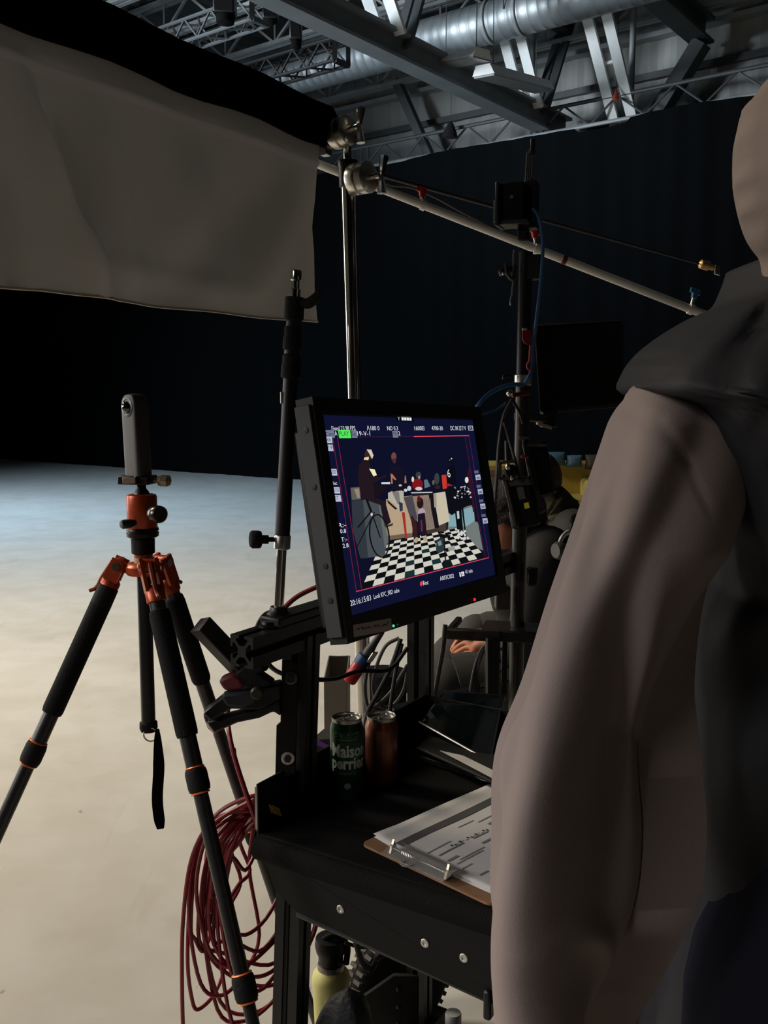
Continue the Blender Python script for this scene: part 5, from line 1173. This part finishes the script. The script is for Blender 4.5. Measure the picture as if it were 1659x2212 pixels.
for a_, b_ in (((1080, 1000), (1080, 1034)), ((1080, 1000), (1112, 996)), ((1080, 1034), (1102, 1034))): m_.bar(P(*a_, YG - .085), P(*b_, YG - .085), .007, .007, V((0, 1, 0)))
m_.build('cage_frame', mat('cage_grey', (86, 82, 74), .4, .6), t)
MB().lathe(P(1100, 1020, YG - .085), V((.3, -.9, .2)).normalized(), [(.001, 0), (.014, 0), (.016, .004), (.016, .014), (.010, .018), (.001, .018)], n=16).build('swivel_disc', BLK, t)
MB().sphere(P(1097, 1008, YG - .1), .006, 12, 8, (1, 1, 1.6)).build('lever', CHR, t); MB().sphere(P(1105, 1031, YG - .1), .005, 12, 8, (.8, 1, 1.6)).build('lever', CHR, t)
MB().cyl(P(1098, 998, YG - .06), P(1097, 952, YG - .06), .008, n=12).build('post', mat('post_grey', (64, 62, 58), .4, .5), t)

# ================================================================== SOFA
SY = 10.4; MS = pxm(SY)
t = thing('yellow_sofa', 'yellow sofa far back on the right behind the gear stand', 'sofa', V((P(1175, 1100, SY).x, SY, 0)))
YEL = mat('yellow_upholstery', (176, 148, 66), .9, var=.08, vscale=4)
sx0, sx1 = P(1040, 1000, SY).x, P(1300, 1000, SY).x; zt_ = P(1180, 1000, SY).z
cx_ = (sx0 + sx1) / 2; hw = (sx1 - sx0) / 2
MB().box(V((cx_, SY + .35, zt_ / 2 + .06)), V((hw, 0, 0)), V((0, .1, 0)), Z * (zt_ / 2 - .06)).build('backrest', YEL, t, bevel=.05)
MB().box(V((cx_, SY, .28)), V((hw - .14, 0, 0)), V((0, .42, 0)), Z * .16).build('seat', YEL, t, bevel=.05)
for s in (-1, 1): MB().box(V((cx_ + s * (hw - .08), SY, .34)), V((.1, 0, 0)), V((0, .45, 0)), Z * .28).build('armrest', YEL, t, bevel=.05)
for s in (-1, 1): MB().cyl(V((cx_ + s * (hw - .1), SY - .35, 0)), V((cx_ + s * (hw - .1), SY - .35, .1)), .025, n=10).build('leg', BLK, t)
def pillow(px, py, w_, h_, rgb, label, Y, mname):
    c_ = P(px, py, Y); m_ = MB(); rings = []
    for j in range(9):
        f = j / 8 * 2 - 1; k = (1 - abs(f) ** 3) ** .5
        rings.append([c_ + V((w_ * MS / 2 * (1 - .12 * (1 - abs(f))) * math.copysign(abs(math.cos(a)) ** .45, math.cos(a)), .09 * max(k, .05) * math.sin(a), f * h_ * MS / 2)) for a in [2 * PI * i / 20 for i in range(20)]])
    m_.loft(rings); o = m_.build('throw_pillow', mat(mname, rgb, .9), smooth=80); tag(o, label, 'pillow')
pillow(1200, 991, 44, 30, (66, 98, 116), 'blue throw pillow on top of the yellow sofa, left one', SY + .12, 'blue_pillow'); pillow(1240, 996, 36, 26, (76, 102, 116), 'paler blue throw pillow on the yellow sofa, right of the first', SY + .1, 'pale_blue_pillow')
pillow(1281, 998, 34, 32, (66, 56, 40), 'brown throw pillow on the yellow sofa beside the sleeve', SY + .08, 'brown_pillow')
o = MB().box(V((P(1255, 1135, 9.2).x, 9.2, .16)), V((.35, 0, 0)), V((0, .25, 0)), Z * .16).build('low_chest', mat('dark_brown_wood', (44, 30, 24), .6), bevel=.01); tag(o, 'dark brown low chest in front of the yellow sofa', 'chest')
t = thing('side_table', 'small brown table in front of the sofa, just right of the monitor edge', 'table', V((P(1075, 1100, 8.6).x, 8.6, 0)))
zz_ = P(1075, 1024, 8.6).z
MB().box(V((P(1078, 1030, 8.6).x, 8.6, zz_)), V((.16, 0, 0)), V((0, .2, 0)), Z * .02).build('table_top', mat('mid_brown_wood', (86, 64, 44), .6), t, bevel=.004)
for s in (-1, 1):
    for k in (-1, 1): MB().cyl(V((P(1078, 1030, 8.6).x + s * .13, 8.6 + k * .16, 0)), V((P(1078, 1030, 8.6).x + s * .13, 8.6 + k * .16, zz_)), .02, n=8).build('leg', MATS['mid_brown_wood'], t)

# ================================================================== PEOPLE
def add_hand(J, Eg, wrist, d, nrm, side, s=1.0, curl=.5):
    """palm and five unequal bent fingers; d = pointing direction, nrm = palm direction, side = thumb direction"""
    d, nrm, side = d.normalized(), nrm.normalized(), side.normalized()
    w_ = V(J[wrist][0]); b_ = len(J)
    J.append((w_ + d * .045 * s, (.030 * s, .016 * s))); Eg.append((wrist, b_))
    for k, (o, ln) in enumerate(((.026, .072), (.009, .082), (-.008, .076), (-.024, .060))):
        p = w_ + d * .088 * s + side * o * s; i = len(J)
        J.append((p, .0095 * s)); Eg.append((b_, i)); dd = d; prev = i
        for q in range(3):
            dd = (dd * math.cos(curl) + nrm * math.sin(curl)).normalized(); p = p + dd * ln * s * (.45, .32, .25)[q]
            J.append((p, (.0088 - .001 * q) * s)); Eg.append((prev, len(J) - 1)); prev = len(J) - 1
    p = w_ + d * .032 * s + side * .030 * s; i = len(J); J.append((p, .0115 * s)); Eg.append((b_, i)); prev = i
    for q in range(2):
        p = p + (d * .6 + side * (.7 - .5 * q) + nrm * .35).normalized() * .032 * s; J.append((p, (.0105 - .0015 * q) * s)); Eg.append((prev, len(J) - 1)); prev = len(J) - 1
SKIN = mat('skin', (196, 128, 98), .55, spec=.35, var=.06, vscale=30)
def figure(name, pel, chest, neck, head, face, arms, legs, m, root_label, hands=True, hs=1.0, ar=1.0):
    J, Eg = [], []
    def j(p, r, frm=None):
        J.append((V(p), r)); 
        if frm is not None: Eg.append((frm, len(J) - 1))
        return len(J) - 1
    a = j(pel, .095 * hs); b_ = j((V(pel) + V(chest)) / 2, .095 * hs, a); c_ = j(chest, .105 * hs, b_); n_ = j(neck, .055 * hs, c_)
    h0 = j(V(neck).lerp(V(head), .55), (.06 * hs, .07 * hs), n_); h1 = j(head, (.078 * hs, .095 * hs), h0); j(V(head) + (V(head) - V(neck)).normalized() * .055 * hs, (.065 * hs, .075 * hs), h1)
    f = V(face).normalized(); up = (V(head) - V(neck)).normalized()
    nb = j(V(head) + f * .085 * hs - up * .015, .022 * hs, h1); j(V(head) + f * .112 * hs - up * .03, .012 * hs, nb); ch = j(V(head) + f * .075 * hs - up * .085, .03 * hs, h0)
    for sh, el, wr, dr, nm, sd_ in arms:
        s_ = j(sh, .062 * hs * ar, c_); e_ = j(el, .045 * hs * ar, s_); w_ = j(wr, .028 * hs, e_)
        add_hand(J, Eg, w_, V(dr), V(nm), V(sd_), 1.0 * hs)
    for hp, kn, an, toe in legs:
        h_ = j(hp, .088 * hs, a); k_ = j(kn, .046 * hs, h_); n2 = j(an, .04 * hs, k_); t_ = j(toe, .032 * hs, n2)
    o = skin(name, J, Eg, m, base=V((pel[0], pel[1], 0))); return o
def limb(name, chains, m, parent, sub=2):
    mb = MB()
    for ch in chains:
        pts = [V(p) for p, r in ch]; rs = [(r if isinstance(r, tuple) else (r, r)) for p, r in ch]
        k = 6; ps = catmull(pts, k); L_ = len(ps); rings = []; a = None; n_ = 24
        def rad(i):
            f = i / k; q = min(int(f), len(rs) - 2); t_ = f - q; t_ = t_ * t_ * (3 - 2 * t_)
            return [rs[q][c] + (rs[q + 1][c] - rs[q][c]) * t_ for c in (0, 1)]
        seq = [(0, -.6, .55), (0, -.3, .85)] + [(i, 0, 1) for i in range(L_)] + [(L_ - 1, .3, .85), (L_ - 1, .5, .5)]
        for i, e_, sc_ in seq:
            d = (ps[min(i + 1, L_ - 1)] - ps[max(i - 1, 0)]).normalized()
            a_ = V((1, 0, 0)) if abs(d.x) < .8 else V((0, 0, 1)); a_ = (a_ - d * a_.dot(d)).normalized(); b_ = d.cross(a_)
            r0, r1 = rad(i); c_ = ps[i] + d * e_ * min(r0, r1) * .6
            wr = 1 + .035 * math.sin(i * 1.9) + .02 * math.sin(i * 3.3 + 1)
            rings.append([c_ + a_ * math.cos(t) * r0 * sc_ * (wr + .03 * math.sin(3 * t + i * .7)) + b_ * math.sin(t) * r1 * sc_ * (wr + .03 * math.sin(3 * t + i * .7)) for t in [2 * PI * q / n_ for q in range(n_)]])
        mb.loft(rings)
        if name == 'trousers': mb.sphere(pts[2], rs[2][0] * 1.12, 16, 10)
    return mb.build(name, m, parent, smooth=80)
# ---- seated technician, head bowed over the phone
YS = 3.0
pel = P(1195, 1500, YS); chest = P(1172, 1265, YS); neck = P(1140, 1160, YS); head = P(1093, 1135, YS - .05); face = V((-.62, -.25, -.74))
shL, shR = P(1178, 1205, YS - .17), P(1168, 1200, YS + .17)
elL, elR = P(1140, 1385, YS - .22), P(1120, 1380, YS + .18); wrL, wrR = P(1068, 1392, YS - .12), P(1068, 1372, YS + .02)
hipL, hipR = P(1190, 1510, YS - .1), P(1185, 1500, YS + .1); knL, knR = P(958, 1492, YS - .16), P(985, 1425, YS + .25)
anL, anR = V((knL.x + .03, knL.y + .02, .09)), V((knR.x + .05, knR.y, .09))
p1_ = figure('person', pel, chest, neck, head, face,
    [(shL, elL, wrL, (-1, .1, -.25), (.1, .6, -.6), (0, .4, .8)), (shR, elR, wrR, (-1, -.1, .05), (.1, -.3, -.9), (0, -.8, .3))],
    [(hipL, knL, anL, (anL.x - .17, anL.y, .04)), (hipR, knR, anR, (anR.x - .17, anR.y, .04))], SKIN, '')
tag(p1_, 'seated person in a black jacket, head bowed over clasped hands, behind the gear stand', 'person')
JK = mat('black_jacket', (36, 35, 36), .7, spec=.2, bump=.35, bscale=14); TR_ = mat('charcoal_trousers', (60, 58, 56), .85, var=.08, bump=.2, bscale=20)
limb('jacket', [[(pel + Z * .05, (.18, .15)), ((pel + chest) / 2 + V((.02, 0, 0)), (.175, .145)), (chest + V((.01, 0, .02)), (.19, .15)), (neck + V((.015, 0, -.01)), (.085, .08))], [(chest + V((.01, 0, .03)), .12), (shL, .088), (elL, .07), (wrL + (elL - wrL) * .12, .048)], [(chest + V((.01, 0, .03)), .12), (shR, .088), (elR, .07), (wrR + (elR - wrR) * .12, .048)]], JK, p1_)
limb('trousers', [[(pel, (.17, .14)), (hipL, .115), (knL, .088), (anL + Z * .06, .062)], [(pel, (.17, .14)), (hipR, .115), (knR, .084), (anR + Z * .06, .062)]], TR_, p1_)
for an in (anL, anR):
    limb('shoe', [[(an + V((.04, 0, -.05)), (.042, .036)), (an + V((-.08, 0, -.055)), (.046, .030)), (an + V((-.18, 0, -.06)), (.038, .024))]], RUB, p1_)
hd = (head - neck).normalized(); HAIR = mat('dark_brown_hair', (26, 18, 15), .7, bump=.6, bscale=90, wave=6)
rnd = random.Random(8); rings = []
up_ = V((.12, 0, .99)).normalized(); ax1 = V((.99, 0, -.12)).normalized(); ax2 = V((0, 1, 0)); hc = head + V((.006, 0, .022))
for j_ in range(12):
    ph = PI * .50 * j_ / 11; r_ = .112 * math.sin(ph) + .001; z_ = .135 * math.cos(ph)
    rings.append([hc + up_ * (z_ - (.02 * rnd.random() if j_ > 8 else 0)) + (ax1 * math.cos(a) + ax2 * math.sin(a) * .86) * r_ * (1 + .05 * math.sin(a * 9 + j_)) for a in [2 * PI * i / 28 for i in range(28)]])
MB().loft(rings[::-1], cap=False).build('hair', HAIR, p1_, smooth=80, solid=.012)
t = thing('stool', 'black stool under the seated person in the black jacket', 'stool', V((pel.x, pel.y, 0)))
MB().lathe(V((pel.x, pel.y, pel.z - .235)), Z, [(.001, 0), (.17, 0), (.185, .02), (.18, .055), (.001, .06)], n=28).build('seat', BLKF, t)
for k in range(4):
    a = PI / 4 + k * PI / 2; MB().cyl(V((pel.x + .13 * math.cos(a), pel.y + .13 * math.sin(a), pel.z - .235)), V((pel.x + .19 * math.cos(a), pel.y + .19 * math.sin(a), 0)), .014, n=10).build('leg', BLKM, t)
# ---- second seated person behind
YS2 = 3.95
pel2 = P(1250, 1400, YS2); ch2 = P(1225, 1190, YS2); nk2 = P(1182, 1098, YS2); hd2 = P(1150, 1042, YS2)
kn2a, kn2b = V((pel2.x - .42, pel2.y - .12, pel2.z + .02)), V((pel2.x - .42, pel2.y + .14, pel2.z + .02))
p2_ = figure('person', pel2, ch2, nk2, hd2, V((-.9, -.3, -.25)),
    [(ch2 + V((0, -.18, .08)), ch2 + V((.0, -.24, -.20)), ch2 + V((-.16, -.14, -.30)), (-1, .2, -.1), (.1, .4, -.8), (0, .5, .6)), (ch2 + V((0, .18, .08)), ch2 + V((.0, .24, -.20)), ch2 + V((-.16, .12, -.30)), (-1, -.2, -.1), (.1, -.4, -.8), (0, -.5, .6))],
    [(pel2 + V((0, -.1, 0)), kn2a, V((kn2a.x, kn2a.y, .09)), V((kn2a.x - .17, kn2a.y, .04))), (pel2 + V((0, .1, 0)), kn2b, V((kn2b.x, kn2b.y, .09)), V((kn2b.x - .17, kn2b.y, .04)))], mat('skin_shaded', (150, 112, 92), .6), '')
tag(p2_, 'person in a black jacket with an olive hood, half hidden behind the small monitors', 'person')
limb('jacket', [[(pel2 + Z * .04, (.19, .16)), ((pel2 + ch2) / 2, (.19, .15)), (ch2 + Z * .02, (.21, .16)), (nk2 - Z * .03, (.10, .09))], [(ch2 + Z * .03, .12), (ch2 + V((0, -.2, .08)), .095), (ch2 + V((.0, -.25, -.20)), .075), (ch2 + V((-.14, -.15, -.29)), .055)], [(ch2 + Z * .03, .12), (ch2 + V((0, .2, .08)), .095), (ch2 + V((.0, .25, -.20)), .075), (ch2 + V((-.14, .13, -.29)), .055)]], mat('black_jacket_soft', (24, 23, 24), .8, bump=.3, bscale=14), p2_)
limb('hood', [[(nk2 + V((.06, 0, -.05)), (.10, .13)), (nk2 + V((.03, 0, .01)), (.085, .11)), (nk2 + V((-.01, 0, .035)), (.075, .095))]], mat('olive_cloth', (62, 60, 40), .9), p2_)
limb('trousers', [[(pel2, (.17, .14)), (pel2 + V((0, -.1, 0)), .11), (kn2a, .085), (V((kn2a.x, kn2a.y, .15)), .06)], [(pel2, (.17, .14)), (pel2 + V((0, .1, 0)), .11), (kn2b, .085), (V((kn2b.x, kn2b.y, .15)), .06)]], TR_, p2_)
rings = []
for j_ in range(10):
    ph = PI * .6 * j_ / 9; r_ = .102 * math.sin(ph) + .001; rings.append([hd2 + V((.012, 0, .015)) + Z * .118 * math.cos(ph) + V((math.cos(a) * 1.05, math.sin(a) * .85, 0)) * r_ for a in [2 * PI * i / 24 for i in range(24)]])
MB().loft(rings[::-1], cap=False).build('hair', mat('grey_brown_hair', (70, 56, 42), .8, bump=.5, bscale=90, wave=5), p2_, smooth=80, solid=.008)
t = thing('box_seat', 'dark box seat under the second seated person', 'seat', V((pel2.x, pel2.y, 0)))
MB().box(V((pel2.x, pel2.y, (pel2.z - .21) / 2)), V((.22, 0, 0)), V((0, .24, 0)), Z * (pel2.z - .21) / 2).build('box', mat('dark_box', (28, 24, 22), .7), t, bevel=.01)
MB().box(V((pel2.x, pel2.y, pel2.z - .195)), V((.225, 0, 0)), V((0, .245, 0)), Z * .015).build('pad', BLKF, t, bevel=.01)
t = thing('headphones', 'white-banded black headphones on a stand between the gear pole and the grey sleeve', 'headphones', P(1215, 1190, 2.3))
hp_ = P(1232, 1180, 2.3)
MB().tube([hp_ + V((.030 * math.cos(a), .016 * math.cos(a), .036 * math.sin(a))) for a in [PI * i / 10 for i in range(11)]], .006, n=8, k=3).build('headband', mat('white_band', (190, 194, 194), .35), t)
for s in (-1, 1): MB().lathe(hp_ + V((s * .03, s * .016, -.008)), V((1, .5, 0)).normalized(), [(.001, -.012), (.018, -.012), (.022, -.006), (.022, .006), (.018, .012), (.001, .012)], n=18).build('ear_cup', mat('cup_grey', (88, 90, 90), .3), t)
MB().tube([hp_ + V((0, .0, .036)), hp_ + V((.02, .05, .05)), V((hp_.x + .02, hp_.y + .05, .9)), V((hp_.x + .02, hp_.y + .05, .01))], .008, n=8, k=4).build('hanger', BLKM, t)
MB().lathe(V((hp_.x + .02, hp_.y + .05, 0)), Z, [(.001, 0), (.11, 0), (.11, .012), (.02, .02), (.001, .02)], n=24).build('hanger_base', BLKM, t)

# ================================================================== HOODED PERSON IN THE FOREGROUND
def tabi(tab, y):
    if y <= tab[0][0]: return tab[0][1]
    for (a, b_), (c_, d_) in zip(tab, tab[1:]):
        if y <= c_:
            f = (y - a) / (c_ - a); return b_ + (d_ - b_) * f
    return tab[-1][1]
def smooth_tab(tab):
    out = []
    ps = catmull([(a, b_, 0) for a, b_ in tab], 6); return [(p.x, p.y) for p in ps]
chest3 = V((.56, 1.13, 1.30)); pel3 = V((.56, 1.13, .95)); neck3 = V((.53, 1.07, 1.53)); head3 = V((.55, 1.05, 1.69))
shL3, shR3 = P(1500, 890, 1.06), V((.60, 1.28, 1.45)); elL3, wrL3 = P(1320, 1560, 1.015), P(1235, 2230, .985)
elR3, wrR3 = V((.62, 1.36, 1.15)), V((.44, 1.42, 1.0))
hl, hr = pel3 + V((-.05, -.09, -.05)), pel3 + V((.05, .09, -.05)); kl, kr = V((.40, 1.0, .50)), V((.50, 1.2, .50)); al, ar = V((.42, 1.0, .09)), V((.52, 1.22, .09))
p3_ = figure('person', pel3, chest3, neck3, head3, V((-.5, .85, -.1)),
    [(shL3, elL3, wrL3, (-.3, .15, -1), (.3, .9, 0), (-.9, .3, 0)), (shR3, elR3, wrR3, (-1, .1, -.2), (0, -.2, -1), (0, -1, .2))],
    [(hl, kl, al, al + V((-.14, .09, -.05))), (hr, kr, ar, ar + V((-.14, .09, -.05)))], SKIN, '', ar=.72)
tag(p3_, 'person in a grey hooded sweatshirt and dark vest, hood up, close on the right', 'person')
HOOD = mat('taupe_sweatshirt', (130, 118, 113), .95, spec=.08, bump=.12, bscale=700)
VEST = mat('dark_nylon_vest', (36, 36, 39), .65, spec=.2, bump=.12, bscale=40); NAV = mat('dark_navy_trousers', (20, 22, 32), .9, spec=.1)
xl = smooth_tab([(790, 1440), (822, 1398), (885, 1331), (985, 1290), (1135, 1238), (1290, 1182), (1480, 1119), (1600, 1067), (1690, 1049), (1800, 1046), (1930, 1042), (2050, 1057), (2200, 1076), (2330, 1090), (2420, 1120)])
xr = smooth_tab([(790, 1480), (822, 1530), (885, 1600), (985, 1630), (1135, 1590), (1290, 1540), (1480, 1520), (1600, 1535), (1690, 1545), (1800, 1555), (1930, 1545), (2050, 1500), (2200, 1410), (2330, 1330), (2420, 1290)])
yc_t = [(790, 1.02), (1000, 1.0), (1500, .95), (2000, .92), (2420, .92)]
ridge = smooth_tab([(800, 1440), (900, 1420), (1000, 1385), (1150, 1310), (1300, 1255), (1500, 1195), (1650, 1165), (1800, 1135), (2000, 1113), (2200, 1118), (2420, 1130)])
def gs(x, c_, w_): return math.exp(-((x - c_) / w_) ** 2)
def dispf(x, y):
    r_ = tabi(ridge, y); sg = 1 / (1 + math.exp(-(x - r_ - 120) / 52)); d = .026 * gs(x, r_ + 10, 60) - .013 * gs(x, r_ - 74, 32) * min(1, max(0, (y - 900) / 250)) - .072 * sg * min(1, max(0, (y - 1200) / 420))
    d += .009 * gs(x, 1440 + (y - 1450) * .04, 38) * gs(y, 1560, 260) - .012 * gs(x, 1340, 50) * gs(y, 1500, 330)
    d += .012 * gs(x, 1395 - (y - 1100) * .42, 30) * gs(y, 1130, 200)            # folds under the armhole
    d -= .010 * gs(x, 1330 - (y - 1100) * .30, 26) * gs(y, 1120, 180)
    arc = 2062 + max(0, x - 1215) ** 1.25 * .11 + max(0, 1215 - x) * .15
    d += .008 * gs(y, arc, 40) * gs(x, 1310, 120) - .012 * gs(y, arc + 110, 80) * gs(x, 1240, 90)
    s1 = 880 + (x - 1325) * .42 if x < 1440 else 928 + (x - 1440) * 1.9             # armhole seam, twin stitched
    d -= (.0035 * gs(y - s1, 0, 8) + .0035 * gs(y - s1, -20, 7)) * (1 if x < 1500 else max(0, 1 - (x - 1500) / 50)); return d
ys = [834 + (2420 - 834) * i / 160 for i in range(161)]; rings = []; n = 120
for y in ys:
    a, b_ = tabi(xl, y), tabi(xr, y); Yc_ = tabi(yc_t, y); c_ = P((a + b_) / 2, y, Yc_); hw_ = (b_ - a) / 2 * pxm(Yc_) * .985; hd_ = min(.085, .35 * hw_ + .05) * min(1, .35 + max(0, y - 800) / 170); ring_ = []
    for i in range(n):
        th = 2 * PI * i / n; o_ = V((math.cos(th) * hw_, math.sin(th) * hd_, 0)); p = c_ + o_
        nn = V((math.cos(th) / max(hw_, .01), math.sin(th) / hd_, 0)).normalized()
        if math.sin(th) < .15: px, py = proj(p); p = p + nn * dispf(px, py)
        ring_.append(p)
    rings.append(ring_)
mb = MB(); mb.loft(rings)
# torso of the sweatshirt, behind the sleeve
trings = []
for z_, w_, d_ in ((.92, .19, .15), (1.05, .2, .155), (1.2, .205, .16), (1.35, .2, .155), (1.46, .16, .12), (1.54, .08, .08)):
    f = (z_ - .95) / .58; c_ = pel3.lerp(neck3, max(0, min(1, f))) + V((0, 0, 0)); c_.z = z_
    trings.append([c_ + V((.03, .05, 0)) + V((math.cos(a) * w_ * .55, math.sin(a) * w_ * .6, 0)) for a in [2 * PI * i / 32 for i in range(32)]])
mb.loft(trings)
hx = smooth_tab([(120, 1735), (150, 1690), (180, 1652), (215, 1624), (250, 1609), (300, 1600), (345, 1596), (400, 1599), (450, 1609), (495, 1623), (525, 1640), (550, 1658), (600, 1664), (640, 1668)])
hr_ = []
for i in range(49):
    y = 120 + 520 * i / 48; a = tabi(hx, y); Yc_ = 1.04; w_ = (.135 if y > 200 else .135 * max(.25, (y - 95) / 105)); hw_ = w_; cx2 = P(a, y, Yc_) + V((hw_, 0, 0)); hd_ = .125 * w_ / .135; ring_ = []
    for k in range(48):
        th = 2 * PI * k / 48; lump = .0026 * math.sin(y * .083 + 1.2 + .8 * math.sin(y * .03)) * math.exp(-((th - PI) / .2) ** 2) + .001 * math.sin(y * .21 + 2 * math.sin(y * .05)) * math.exp(-((th - PI) / .15) ** 2) - .004 * math.exp(-((th - 3.55) / .07) ** 2)
        ring_.append(cx2 + V((math.cos(th) * (hw_ + lump), math.sin(th) * (hd_ + lump), 0)))
    hr_.append(ring_)
mb.loft(hr_)
mb.build('hooded_sweatshirt', HOOD, p3_, smooth=80)
# right sleeve
limb('right_sleeve', [[(shR3, .09), (elR3, .075), (wrR3, .05)]], HOOD, p3_)
# quilted vest
vx = smooth_tab([(560, 1668), (610, 1640), (650, 1612), (672, 1560), (705, 1498), (745, 1440), (780, 1405), (815, 1385), (835, 1378), (850, 1392), (870, 1470), (900, 1500), (960, 1530), (1010, 1556), (1080, 1582), (1150, 1600), (1210, 1560), (1300, 1500), (1400, 1480), (1600, 1480), (1900, 1480), (2300, 1400)])
vr = []
NV = 150
for i in range(NV + 1):
    y = 560 + (2300 - 560) * i / NV; a = tabi(vx, y); fy = (y - 560) / 1740
    near = .85 + .12 * min(1, max(0, (y - 1130) / 110)) if y > 860 else .85 + .11 * ((860 - y) / 300) ** 1.2
    far = near + .34; Yc_ = (near + far) / 2; hd_ = (far - near) / 2
    xr_ = 2080 if y > 700 else 1790 + (y - 560) * 2.0
    pl0, pr0 = P(a, y, Yc_ - .03), P(xr_, y, Yc_); c_ = (pl0 + pr0) / 2; c_.z = P((a + xr_) / 2, y, Yc_).z; hw_ = (pr0 - pl0).length / 2; ring_ = []
    for k in range(56):
        th = 2 * PI * k / 56; cs, sn = math.cos(th), math.sin(th); e_ = .5
        p = c_ + V((math.copysign(abs(cs) ** e_, cs) * hw_, math.copysign(abs(sn) ** e_, sn) * hd_ * (1 if sn > 0 else .9), 0))
        if sn < .2:
            px, py = proj(p); q_ = .013 * math.sin((py * .75 + px * .35) * .021 + 1.0) + .013 * gs(px + (py - 900) * .55, 1590, 24) + .011 * gs(px + (py - 1000) * .5, 1650, 24) - .012 * gs(px + (py - 900) * .55, 1540, 18) + .010 * gs(px + (py - 800) * .9, 1500, 22)
            if py < 850: q_ += .004 * math.sin(px * .12) * gs(px, 1400, 45)
            p = p + V((0, -1, 0)) * q_ + V((-1, 0, 0)) * (.004 * math.sin(py * .16) * gs(px, 1390, 40) * gs(py, 800, 60))
        ring_.append(p)
    vr.append(ring_)
mb = MB(); mb.loft(vr); mb.build('quilted_vest', VEST, p3_, smooth=80)
limb('trousers', [[(pel3 + Z * .06, (.19, .17)), (hl, .13), (kl, .10), (al + Z * .06, .08)], [(pel3 + Z * .06, (.19, .17)), (hr, .13), (kr, .10), (ar + Z * .06, .08)]], NAV, p3_)
for an in (al, ar):
    limb('shoe', [[(an + V((.03, -.02, -.045)), (.045, .04)), (an + V((-.07, .045, -.05)), (.05, .034)), (an + V((-.15, .095, -.06)), (.042, .026))]], RUB, p3_)
